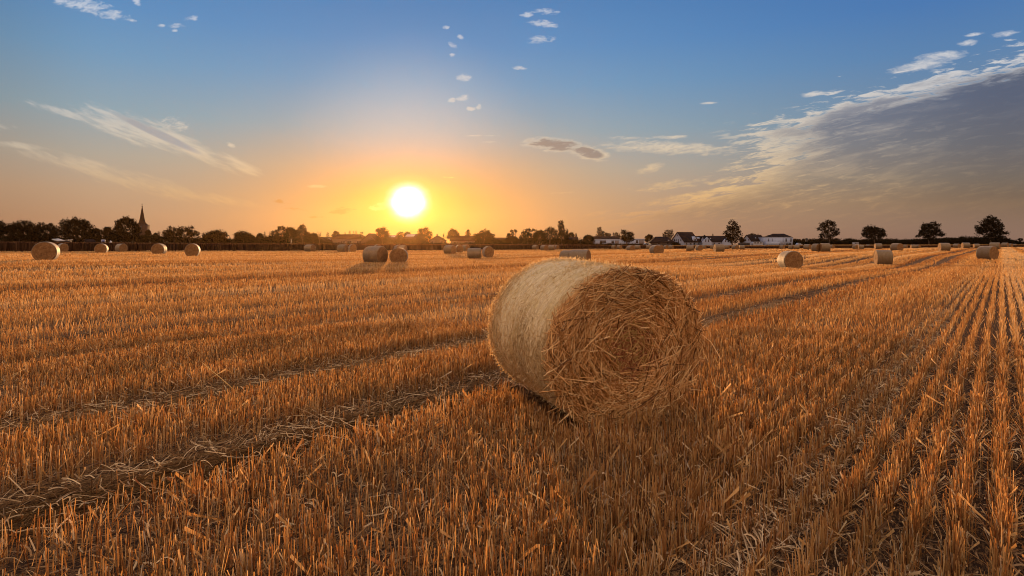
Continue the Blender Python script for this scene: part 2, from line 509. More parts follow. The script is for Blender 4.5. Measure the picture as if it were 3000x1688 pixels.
def stalks(bx, by, bz, h, lean_x, lean_y, wid, ang, rnd, seg=2, sides=3):
    """tapering tubes; returns verts, quads, attr"""
    N = len(bx); k = seg + 1
    tt = np.linspace(0, 1, k)
    V = np.zeros((N, k, sides, 3), np.float32)
    for i, t_ in enumerate(tt):
        ox = bx + lean_x * h * t_ ** 1.5; oy = by + lean_y * h * t_ ** 1.5
        for j in range(sides):
            a = ang + 2 * np.pi * j / sides
            r = wid * .5 * (1 - .12 * t_)
            V[:, i, j, 0] = ox + np.cos(a) * r
            V[:, i, j, 1] = oy + np.sin(a) * r
            V[:, i, j, 2] = bz + h * t_
    base = (np.arange(N) * k * sides)[:, None, None]
    qs = []
    for i in range(seg):
        for j in range(sides - 1):                      # split straw, open on one side
            j2 = (j + 1) % sides
            qs.append([i * sides + j, i * sides + j2, (i + 1) * sides + j2, (i + 1) * sides + j])
    q = (base + np.array(qs)[None]).reshape(-1, 4)
    return V.reshape(-1, 3), q, np.repeat(rnd, k * sides)


def blades(bx, by, bz, h, lean_x, lean_y, wid, ang, rnd):
    """one flat upright quad each"""
    N = len(bx)
    V = np.zeros((N, 4, 3), np.float32)
    cx, sx = np.cos(ang) * wid / 2, np.sin(ang) * wid / 2
    V[:, 0] = np.stack([bx - cx, by - sx, bz], -1); V[:, 1] = np.stack([bx + cx, by + sx, bz], -1)
    tx, ty = bx + lean_x * h, by + lean_y * h
    jag = h * rng.uniform(.82, 1.0, N)
    V[:, 2] = np.stack([tx + cx * .9, ty + sx * .9, bz + h], -1); V[:, 3] = np.stack([tx - cx * .9, ty - sx * .9, bz + jag], -1)
    q = (np.arange(N) * 4)[:, None] + np.arange(4)[None]
    return V.reshape(-1, 3), q, np.repeat(rnd, 4)


def ribbons(p, head, length, wid, arch, curl, rnd, tilt=None, seg=3):
    """loose straw: narrow bent strips"""
    N = len(p); k = seg + 1
    tt = np.linspace(-.5, .5, k)
    V = np.zeros((N, k, 2, 3), np.float32)
    for i, t_ in enumerate(tt):
        a = head + curl * t_
        x = p[:, 0] + np.cos(head + curl * t_ * .5) * length * t_; y = p[:, 1] + np.sin(head + curl * t_ * .5) * length * t_
        z = p[:, 2] + arch * (1 - 4 * t_ * t_) + (0 if tilt is None else tilt * length * (t_ + .5))
        nx, ny = -np.sin(a) * wid / 2, np.cos(a) * wid / 2
        V[:, i, 0] = np.stack([x - nx, y - ny, z + wid * .25], -1); V[:, i, 1] = np.stack([x + nx, y + ny, z - wid * .25], -1)
    qs = [[2 * i, 2 * i + 1, 2 * i + 3, 2 * i + 2] for i in range(seg)]
    q = ((np.arange(N) * k * 2)[:, None, None] + np.array(qs)[None]).reshape(-1, 4)
    return V.reshape(-1, 3), q, np.repeat(rnd, k * 2)


class Batch:
    def __init__(s): s.v = []; s.q = []; s.a = []; s.n = 0

    def add(s, vqa):
        v, q, a = vqa
        s.v.append(v); s.q.append(q + s.n); s.a.append(a); s.n += len(v)

    def build(s, name, mat):
        return link(name, mesh_np(name, np.concatenate(s.v), np.concatenate(s.q), mat, False, {'rnd': np.concatenate(s.a)}))


# the big bale, needed here so that no stalk grows through it
BALE_X, BALE_Y, BALE_YAW, BALE_L, BALE_RX, BALE_RZ = .955, 4.84, -.385, 1.30, .76, .672
BAX = np.array([math.sin(BALE_YAW), math.cos(BALE_YAW)]); BSX = np.array([math.cos(BALE_YAW), -math.sin(BALE_YAW)])


def under_bale(x, y, grow=0.0):
    a = (x - BALE_X) * BAX[0] + (y - BALE_Y) * BAX[1]; b = (x - BALE_X) * BSX[0] + (y - BALE_Y) * BSX[1]
    return (a > -.10 - grow) & (a < BALE_L + .05) & (np.abs(b) < .60 + grow)


def wedge(n, r0, r1, amax=.90):
    """random ground points in the viewed wedge"""
    r = np.sqrt(rng.uniform(r0 * r0, r1 * r1, n)); a = rng.uniform(-amax, amax, n)
    return r * np.sin(a), r * np.cos(a)


def near_ground(n, r1, back=2.6):
    """the same for the nearest ground, wide enough for a step to either side"""
    area = .9 * ((r1 + back) ** 2 - 3.4 ** 2)
    x, y = wedge(int(n * area / (.9 * r1 * r1)), 3.4, r1 + back)
    y = y - back
    ok = (np.hypot(x, y) < r1) & (np.hypot(x, y) > .6)
    return x[ok], y[ok]


def to_rows(x, y, gap=.17, spread=.021):
    """pull points on to the drilled rows"""
    s = across(x, y); l = along(x, y)
    s2 = np.round(s / gap) * gap + rng.normal(0, spread, len(x))
    return s2 * RC + l * RS, -s2 * RS + l * RC, s2


def patchy(x, y):
    return np.clip(.64 + .56 * lumps(x * 1.7, y * 1.7, 11), .10, 1.0)


def build_stubble():
    B = Batch()
    # --- near: whole stalks in tillered clumps
    n = 112000
    x, y = near_ground(n, 10.5); n = len(x)
    x, y, s = to_rows(x, y)
    keep = (rng.random(n) < np.clip(1 - track_w(s) * 1.0, 0.03, 1)) & (rng.random(n) < patchy(x, y)) & ~under_bale(x, y, .02)
    x, y, s = x[keep], y[keep], s[keep]
    rep = rng.integers(1, 4, len(x)); idx = np.repeat(np.arange(len(x)), rep)
    x = x[idx] + rng.normal(0, .012, len(idx)); y = y[idx] + rng.normal(0, .012, len(idx)); s = s[idx]
    N = len(x)
    h = rng.normal(.138, .028, N) * swath_h(s) * (1 - .35 * np.clip(track_w(s + .0), 0, 1))
    h = np.clip(h, .05, .24)
    short = rng.random(N) < .22
    h[short] *= rng.uniform(.3, .7, short.sum())
    ll = np.abs(rng.normal(0, .13, N)); la = rng.uniform(0, 6.28, N)
    bent = rng.random(N) < .10
    ll[bent] = rng.uniform(.5, 1.6, bent.sum()); h[bent] *= .6
    w = rng.uniform(.0034, .0058, N)
    B.add(stalks(x, y, terrain(x, y) - .02, h + .02, ll * np.cos(la), ll * np.sin(la), w, rng.uniform(0, 6, N), np.clip(rng.normal(.48, .29, N), 0, 1)))
    # --- dry leaf sheaths clinging to the stalks
    sel = rng.random(N) < .22
    k = sel.sum()
    B.add(blades(x[sel] + rng.normal(0, .01, k), y[sel] + rng.normal(0, .01, k), terrain(x[sel], y[sel]) + h[sel] * .15, h[sel] * rng.uniform(.3, .8, k), rng.normal(0, .6, k), rng.normal(0, .6, k),
                 rng.uniform(.004, .009, k), rng.uniform(0, 3.1, k), np.clip(rng.normal(.6, .25, k), 0, 1)))
    # --- middle distance
    for r0, r1, dens, wd, jit in ((10.5, 18, 420, .0062, .018), (18, 32, 200, .011, .022), (32, 60, 135, .017, .03)):
        n = int(.9 * (r1 * r1 - r0 * r0) * dens)
        x, y = wedge(n, r0, r1)
        x, y, s = to_rows(x, y, .17, jit)
        keep = (rng.random(n) < np.clip(1 - track_w(s), .02, 1)) & (rng.random(n) < np.clip(patchy(x, y) + (.2 if r0 < 18 else .7), 0, 1))
        x, y, s = x[keep], y[keep], s[keep]; N = len(x)
        h = np.clip(rng.normal(.155, .03, N) * swath_h(s), .05, .25)
        B.add(blades(x, y, terrain(x, y) - .01, h, rng.normal(0, .16, N), rng.normal(0, .16, N), rng.uniform(.6, 1.4, N) * wd, rng.uniform(0, 3.14, N), np.clip(rng.normal(.52 if r0 < 18 else .60 if r0 < 32 else .62, .20, N) + swath_tone(s) * 1.4, 0, 1)))
    # --- far: tufts up to the field edge
    for r0, r1, dens, wd in ((60, 110, 30, .05), (110, 330, 6.0, .16)):
        n = int(.9 * (r1 * r1 - r0 * r0) * dens)
        x, y = wedge(n, r0, r1)
        keep = y < edge_depth(x / np.maximum(y, 1)) - .3
        x, y = x[keep], y[keep]; s = across(x, y)
        keep = rng.random(len(x)) < np.clip(1 - track_w(s), .02, 1)
        x, y, s = x[keep], y[keep], s[keep]; N = len(x)
        h = np.clip(rng.normal(.15, .025, N) * (swath_h(s) + .26 * np.sin(s * .33) + .14 * np.sin(s * .9 + 2)), .05, .25)
        B.add(blades(x, y, terrain(x, y) - .01, h, rng.normal(0, .2, N), rng.normal(0, .2, N), rng.uniform(.6, 1.4, N) * wd, rng.uniform(0, 3.14, N), np.clip(rng.normal(.64, .12, N) + swath_tone(s) * 2.0, 0, .95)))
    o = B.build('stubble', M_STUB)
    tag(o, 'cut straw stubble standing in drilled rows across the field', 'stubble', kind='stuff')
    # --- litter
    L = Batch()
    n = 46000
    x, y = near_ground(n, 11); n = len(x)
    s = across(x, y); tw = track_w(s)
    keep = (rng.random(n) < np.clip(.30 + .70 * tw + .25 * (1 - patchy(x, y)), 0, 1)) & ~under_bale(x, y)
    x, y, tw = x[keep], y[keep], tw[keep]; N = len(x)
    ln = rng.uniform(.04, .20, N) + .10 * tw * rng.random(N)
    hd = np.where(rng.random(N) < .65 * tw, math.pi / 2 - ROW + rng.normal(0, .32, N), rng.uniform(0, 6.28, N))
    p = np.stack([x, y, terrain(x, y) + rng.uniform(-.005, .03, N) + rng.random(N) ** 3 * .05], -1)
    L.add(ribbons(p, hd, ln, rng.uniform(.0025, .0060, N), rng.normal(0, .012, N), rng.normal(0, .8, N) * (1 - .6 * tw), np.clip(rng.normal(.42, .24, N) + .40 * tw, 0, 1), rng.normal(0, .14, N)))
    # straw pressed flat along the two wheel tracks nearest the camera and thrown about the third
    for c, hw, n, sp in ((-4.12, .30, 15000, .20), (-5.95, .28, 9000, .22), (-.95, .34, 2600, .9), (-10.85, .26, 4000, .3)):
        s_ = c + rng.normal(0, .5, n) * hw; l_ = rng.uniform(-1.0, 16.0, n)
        x = s_ * RC + l_ * RS; y = -s_ * RS + l_ * RC
        ok = (y > .6) & (np.abs(x) < 1.25 * y + 3) & ~under_bale(x, y); x, y = x[ok], y[ok]; N = len(x)
        p = np.stack([x, y, terrain(x, y) + rng.uniform(-.03, .025, N)], -1)
        L.add(ribbons(p, math.pi / 2 - ROW + rng.normal(0, sp, N), rng.uniform(.10, .38, N), rng.uniform(.003, .0065, N), rng.normal(0, .010, N), rng.normal(0, .3, N), np.clip(rng.normal(.72, .22, N), 0, 1), rng.normal(0, .07, N)))
    # curled leaf scraps
    n = 7000
    x, y = near_ground(n, 7)
    keep = ~under_bale(x, y); x, y = x[keep], y[keep]; N = len(x)
    p = np.stack([x, y, terrain(x, y) + rng.uniform(0, .06, N)], -1)
    L.add(ribbons(p, rng.uniform(0, 6.28, N), rng.uniform(.04, .10, N), rng.uniform(.004, .009, N), rng.uniform(-.02, .03, N), rng.normal(0, 2.6, N), np.clip(rng.normal(.55, .25, N), 0, 1), rng.normal(0, .5, N), 4))
    n = 26000
    x, y = wedge(n, 11, 34)
    tw = track_w(across(x, y))
    keep = rng.random(n) < np.clip(.10 + .9 * tw, 0, 1)
    x, y = x[keep], y[keep]; N = len(x)
    p = np.stack([x, y, terrain(x, y) + rng.uniform(0, .03, N)], -1)
    L.add(ribbons(p, math.pi / 2 - ROW + rng.normal(0, .6, N), rng.uniform(.1, .35, N), rng.uniform(.008, .018, N), rng.normal(0, .01, N), rng.normal(0, .4, N), np.clip(rng.normal(.5, .25, N), 0, 1), None, 2))
    o = L.build('fallen_straw', M_LITTER)
    tag(o, 'loose straw and leaf scraps lying between the stubble and along the wheel tracks', 'straw litter', kind='stuff')


build_stubble()

# one long straw sticking up out of the stubble
d0 = depth_at(705, 1160, .0)
g = Geo()
g.tube([((705 - CX) / F * d0, d0, .0), ((655 - CX) / F * d0, d0 - .03, .17), ((603 - CX) / F * d0, d0 - .05, .33)], [.005, .0042, .003], 5)
o = g.build('straw_stalk', mat_plain('long_straw', (.72, .47, .18, 1), .45), None, True)
tag(o, 'long golden straw leaning out of the stubble on the left', 'straw')
# ------------------------------------------------------------------ bales
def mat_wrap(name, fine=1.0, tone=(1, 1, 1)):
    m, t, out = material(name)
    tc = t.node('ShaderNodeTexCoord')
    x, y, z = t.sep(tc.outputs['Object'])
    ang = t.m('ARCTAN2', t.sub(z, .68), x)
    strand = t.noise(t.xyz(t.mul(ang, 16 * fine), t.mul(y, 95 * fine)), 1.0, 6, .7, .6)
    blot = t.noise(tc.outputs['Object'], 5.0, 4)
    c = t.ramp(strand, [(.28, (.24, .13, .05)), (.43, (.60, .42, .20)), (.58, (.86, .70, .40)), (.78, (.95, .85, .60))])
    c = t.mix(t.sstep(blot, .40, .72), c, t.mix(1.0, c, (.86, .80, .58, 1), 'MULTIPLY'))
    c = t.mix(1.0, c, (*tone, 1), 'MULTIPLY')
    band = t.m('MULTIPLY_ADD', t.m('SINE', t.add(t.mul(y, 58), t.mul(blot, 5))), .5, .5)
    c = t.mix(t.mul(t.sstep(band, .55, 1.0), .30), c, t.mix(1.0, c, (.66, .58, .46, 1), 'MULTIPLY'))
    b = t.node('ShaderNodeBsdfPrincipled'); t.put(b.inputs['Base Color'], c)
    b.inputs['Roughness'].default_value = .62; b.inputs['Specular IOR Level'].default_value = .35
    b.inputs['Sheen Weight'].default_value = .25; b.inputs['Sheen Roughness'].default_value = .5
    bp = t.node('ShaderNodeBump'); bp.inputs['Strength'].default_value = .9; bp.inputs['Distance'].default_value = .016
    t.put(bp.inputs['Height'], t.add(strand, t.mul(band, .35))); t.put(b.inputs['Normal'], bp.outputs[0])
    t.put(out.inputs[0], b.outputs[0])
    return m


def mat_end(name, tone=1.0):
    """rolled straw end: wound strands round the axis"""
    m, t, out = material(name)
    tc = t.node('ShaderNodeTexCoord')
    x, y, z = t.sep(tc.outputs['Object']); zz = t.sub(z, .67)
    r = t.m('SQRT', t.add(t.mul(x, x), t.mul(zz, zz))); ang = t.m('ARCTAN2', zz, x)
    w = t.noise(t.xyz(t.mul(ang, 2.2), t.mul(r, 44)), 1.0, 5, .65, .8)
    blot = t.noise(tc.outputs['Object'], 4.0, 4)
    c = t.ramp(w, [(.3, (.10, .048, .02)), (.5, (.28, .145, .06)), (.7, (.46, .28, .13))])
    c = t.mix(t.sstep(blot, .4, .75), c, t.mix(1.0, c, (.62, .56, .5, 1), 'MULTIPLY'))
    c = t.mix(1.0, c, (tone, tone, tone, 1), 'MULTIPLY')
    b = t.node('ShaderNodeBsdfPrincipled'); t.put(b.inputs['Base Color'], c); b.inputs['Roughness'].default_value = .8
    b.inputs['Specular IOR Level'].default_value = .2
    bp = t.node('ShaderNodeBump'); bp.inputs['Strength'].default_value = 1.0; bp.inputs['Distance'].default_value = .03
    t.put(bp.inputs['Height'], w); t.put(b.inputs['Normal'], bp.outputs[0])
    t.put(out.inputs[0], b.outputs[0])
    return m


M_WRAP = mat_wrap('net_wrap'); M_END = mat_end('rolled_straw')
M_WRAPF = mat_wrap('shaded_net_wrap', .5, (.25, .225, .25)); M_ENDF = mat_end('shaded_straw_end', .85)  # darker copies for the far bales, their shade put into the colour
M_STRAND = mat_straw('bale_straw', [(0, (.12, .05, .02)), (.26, (.50, .24, .085)), (.55, (.84, .50, .21)), (1, (.96, .74, .43))], .12, .06)
M_CORE = mat_straw('bale_core_straw', [(0, (.15, .04, .03)), (.35, (.44, .16, .075)), (.6, (.44, .31, .10)), (1, (.80, .50, .24))], .12, .05)
M_FUZZ = mat_straw('wrap_fibres', [(0, (.48, .31, .14)), (.5, (.82, .64, .36)), (1, (.95, .86, .62))], .45, .05)


def squash(cs, sn, rx, rz):
    """outline of a bale that has settled: flattened where it stands"""
    zz = rz * sn
    flat = -rz * .93
    zz = np.where(zz < flat, flat + (zz - flat) * .25, zz)
    return rx * cs, zz


def bale_side(rx, rz, L, nr, nl, amp, seed):
    r = np.random.default_rng(seed)
    a = np.linspace(0, 2 * np.pi, nr, endpoint=False)
    prof = [(0.0, .945), (.012, .975), (.040, .994)] + [(t_, 1.0 + .008 * math.sin(math.pi * t_ / L)) for t_ in np.linspace(.08, L - .08, nl)] + [(L - .055, .992), (L - .025, .972), (L - .008, .950), (L, .925)]
    V = []
    ph = r.uniform(0, 6.28, 12)
    for yv, k in prof:
        wob = 1 + amp * (np.sin(2 * a + ph[0]) * .5 + np.sin(3 * a + ph[1] + yv * 2) * .4 + np.sin(7 * a + ph[2] + yv * 5) * .2) + amp * .5 * np.sin(yv * 9 + ph[3])
        cx, cz = squash(np.cos(a), np.sin(a), rx * k, rz * k)
        V.append(np.stack([cx * wob, np.full(nr, yv), cz * wob + rz * .945], -1))
    m = len(prof)
    idx = np.arange(m * nr).reshape(m, nr)
    q = np.stack([idx[:-1], np.roll(idx[:-1], -1, 1), np.roll(idx[1:], -1, 1), idx[1:]], -1).reshape(-1, 4)
    return np.concatenate(V), q


def bale_end(rx, rz, y0, sgn, nr, rings, bulge, seed):
    r = np.random.default_rng(seed)
    a = np.linspace(0, 2 * np.pi, nr, endpoint=False)
    V = [np.array([[0, y0 + sgn * bulge, rz * .945]])]
    ph = r.uniform(0, 6.28, 8)
    for i in range(1, rings + 1):
        k = i / rings * .97
        cx, cz = squash(np.cos(a), np.sin(a), rx * k, rz * k)
        d = bulge * (1 - k ** 2) + .014 * np.sin(i * 2.3 + a * 1.0 + ph[0]) + .010 * np.sin(5 * a + i * 1.1 + ph[1])
        V.append(np.stack([cx, np.full(nr, y0) + sgn * d, cz + rz * .945], -1))
    q = []; t = [(0, 1 + j, 1 + (j + 1) % nr) for j in range(nr)]
    for i in range(rings - 1):
        b0 = 1 + i * nr; b1 = b0 + nr
        q += [(b0 + j, b1 + j, b1 + (j + 1) % nr, b0 + (j + 1) % nr) for j in range(nr)]
    return np.concatenate(V), [np.array(q), np.array(t)]


def strands(p, d, length, wid, rnd, nrm, bow, sides=3):
    """straight-ish straws lying on a surface: 3-sided prisms with one bend"""
    N = len(p); k = 3
    e = np.cross(d, nrm); e /= np.linalg.norm(e, axis=1)[:, None] + 1e-9
    V = np.zeros((N, k, 3, 3), np.float32)
    for i, t_ in enumerate((-.5, 0., .5)):
        c = p + d * (length * t_)[:, None] + e * (bow * (1 - 4 * t_ * t_))[:, None]
        V[:, i, 0] = c + e * (wid * .5)[:, None]; V[:, i, 1] = c - e * (wid * .5)[:, None]; V[:, i, 2] = c + nrm * (wid * .8)[:, None]
    qs = []
    for i in range(2):
        for j in range(sides): qs.append([i * 3 + j, i * 3 + (j + 1) % 3, (i + 1) * 3 + (j + 1) % 3, (i + 1) * 3 + j])
    q = ((np.arange(N) * 9)[:, None, None] + np.array(qs)[None]).reshape(-1, 4)
    return V.reshape(-1, 3), q, np.repeat(rnd, 9)


def end_strands(rx, rz, y0, sgn, n, rmin, rmax, wid, spread, lo=.10, hi=.34, out=.045, rscale=None):
    """straw wound round the axis on an end face"""
    rr = np.sqrt(rng.uniform(rmin ** 2, rmax ** 2, n)); a = rng.uniform(0, 2 * np.pi, n)
    cx, cz = squash(np.cos(a), np.sin(a), rx * rr, rz * rr)
    p = np.stack([cx, y0 + sgn * (.02 * (1 - rr ** 2) + rng.random(n) * out), cz + rz * .945], -1)
    ta = a + np.pi / 2 + rng.normal(0, 1, n) * spread
    d = np.stack([np.cos(ta), sgn * rng.normal(.0, .10, n), np.sin(ta)], -1); d /= np.linalg.norm(d, axis=1)[:, None]
    ln = rng.uniform(lo, hi, n)
    ln = np.minimum(ln, .15 + .9 * (1.0 - rr))
    nrm = np.tile([0, sgn, 0], (n, 1)).astype(float)
    return strands(p, d, ln, rng.uniform(.5, 1.3, n) * wid, np.clip(rng.normal(.5, .30, n), 0, 1), nrm, rng.normal(0, .004, n))


def hero_bale():
    e = empty('straw_bale', (BALE_X, BALE_Y, -.015), -BALE_YAW)
    e.rotation_euler = (R(2.0), 0, -BALE_YAW)
    tag(e, 'large cream net-wrapped straw bale close by, its frayed straw end facing the viewer', 'straw bale', 'round straw bales on the field')
    v, q = bale_side(BALE_RX, BALE_RZ, BALE_L, 220, 40, .006, 1)
    link('wrapped_side', mesh_np('wrapped_side', v, q, M_WRAP, True), e)
    for y0, sg, sd in ((0.015, -1, 2), (BALE_L - .015, 1, 3)):
        v, f = bale_end(BALE_RX, BALE_RZ, y0, sg, 96, 18, .02, sd)
        en = link('straw_end', mesh_np('straw_end', v, f, M_END, True), e)
        if sg < 0:
            B = Batch()
            for n, r0, r1, wd, sp, lo, hi, ou in ((5200, .28, .985, .0072, .30, .12, .42, .03), (2000, .26, .965, .0072, .62, .14, .36, .05), (420, .2, .92, .0065, .9, .12, .30, .06),
                                                  (1500, .88, .985, .007, .07, .10, .24, .02)):
                B.add(end_strands(BALE_RX, BALE_RZ, y0 - .005, sg, n, r0, r1, wd, sp, lo, hi, ou))
            o = B.build('wound_straw', M_STRAND); o.parent = en
            B = Batch()
            B.add(end_strands(BALE_RX, BALE_RZ, y0 - .005, sg, 1300, .0, .36, .0075, 1.1, .06, .22, .04))
            o = B.build('core_straw', M_CORE); o.parent = en
            en.name = 'straw_end'
    # short fibres caught in the net, mostly running round the bale
    n = 15000
    a = rng.uniform(0, 2 * np.pi, n); yv = rng.uniform(.01, BALE_L - .01, n)
    cx, cz = squash(np.cos(a), np.sin(a), BALE_RX * 1.004, BALE_RZ * 1.004)
    p = np.stack([cx, yv, cz + BALE_RZ * .945], -1)
    nrm = np.stack([np.cos(a), 0 * a, np.sin(a)], -1); tan = np.stack([-np.sin(a), 0 * a, np.cos(a)], -1)
    th = rng.normal(0, .55, n)
    d = tan * np.cos(th)[:, None] + np.array([0, 1., 0]) * np.sin(th)[:, None] + nrm * rng.normal(.0, .10, n)[:, None]
    d /= np.linalg.norm(d, axis=1)[:, None]
    B = Batch()
    B.add(strands(p, d, rng.uniform(.02, .10, n), rng.uniform(.002, .0045, n), np.clip(rng.normal(.5, .28, n), 0, 1), nrm, rng.normal(0, .006, n)))
    # hairs that stand off and catch the sun along the rim
    n = 5200
    a = rng.uniform(0, 2 * np.pi, n); yv = rng.uniform(.0, BALE_L, n)
    cx, cz = squash(np.cos(a), np.sin(a), BALE_RX * 1.005, BALE_RZ * 1.005)
    nrm = np.stack([np.cos(a), 0 * a, np.sin(a)], -1)
    d = nrm * rng.uniform(.2, 1, n)[:, None] + rng.normal(0, .7, (n, 3)); d /= np.linalg.norm(d, axis=1)[:, None]
    ln = rng.uniform(.012, .060, n)
    p = np.stack([cx, yv, cz + BALE_RZ * .945], -1) + d * (ln * .45)[:, None]
    B.add(strands(p, d, ln, rng.uniform(.002, .0042, n), np.clip(rng.normal(.6, .25, n), 0, 1), np.cross(d, rng.normal(0, 1, (n, 3))), rng.normal(0, .004, n), 1))
    # long hairs round the far rim, where the low sun shines through them
    n = 2600
    a = rng.uniform(0, 2 * np.pi, n); yv = BALE_L - rng.random(n) ** 2 * .22 + .02
    cx, cz = squash(np.cos(a), np.sin(a), BALE_RX * .998, BALE_RZ * .998)
    nrm = np.stack([np.cos(a), 0 * a, np.sin(a)], -1)
    d = nrm * rng.uniform(.4, 1, n)[:, None] + rng.normal(0, .55, (n, 3)); d /= np.linalg.norm(d, axis=1)[:, None]
    ln = rng.uniform(.012, .045, n)
    p = np.stack([cx, yv, cz + BALE_RZ * .945], -1) + d * (ln * .40)[:, None]
    B.add(strands(p, d, ln, rng.uniform(.0025, .0045, n), np.clip(rng.normal(.6, .25, n), 0, 1), np.cross(d, rng.normal(0, 1, (n, 3))), rng.normal(0, .004, n), 1))
    o = B.build('wrap_fibres', M_FUZZ); o.parent = e
    tag(o, kind='stuff')
    # straw hanging from the lower edge
    n = 45
    a = rng.normal(-np.pi / 2, .75, n)
    cx, cz = squash(np.cos(a), np.sin(a), BALE_RX * .98, BALE_RZ * .98)
    p = np.stack([cx, np.full(n, -.02) - rng.random(n) * .05, cz + BALE_RZ * .945 + .02], -1)
    d = rng.normal(0, 1, (n, 3)); d[:, 1] -= .4; d[:, 2] -= .5; d /= np.linalg.norm(d, axis=1)[:, None]
    B = Batch()
    B.add(strands(p + d * .05, d, rng.uniform(.12, .36, n), rng.uniform(.004, .007, n), np.clip(rng.normal(.6, .25, n), 0, 1), np.cross(d, rng.normal(0, 1, (n, 3))), rng.normal(0, .02, n)))
    o = B.build('loose_fringe', M_STRAND); o.parent = e
    tag(o, kind='stuff')


hero_bale()

# far bales: one built with its parts, the rest copied part by part
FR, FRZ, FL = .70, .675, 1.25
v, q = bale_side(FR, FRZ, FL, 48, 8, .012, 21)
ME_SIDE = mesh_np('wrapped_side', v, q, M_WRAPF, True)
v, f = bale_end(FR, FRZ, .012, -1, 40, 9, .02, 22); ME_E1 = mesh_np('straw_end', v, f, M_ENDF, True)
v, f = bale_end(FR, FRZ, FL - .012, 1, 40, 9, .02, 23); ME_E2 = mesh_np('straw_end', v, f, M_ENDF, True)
for me, ey, sg in ((ME_E1, .005, -1), (ME_E2, FL - .005, 1)): pass

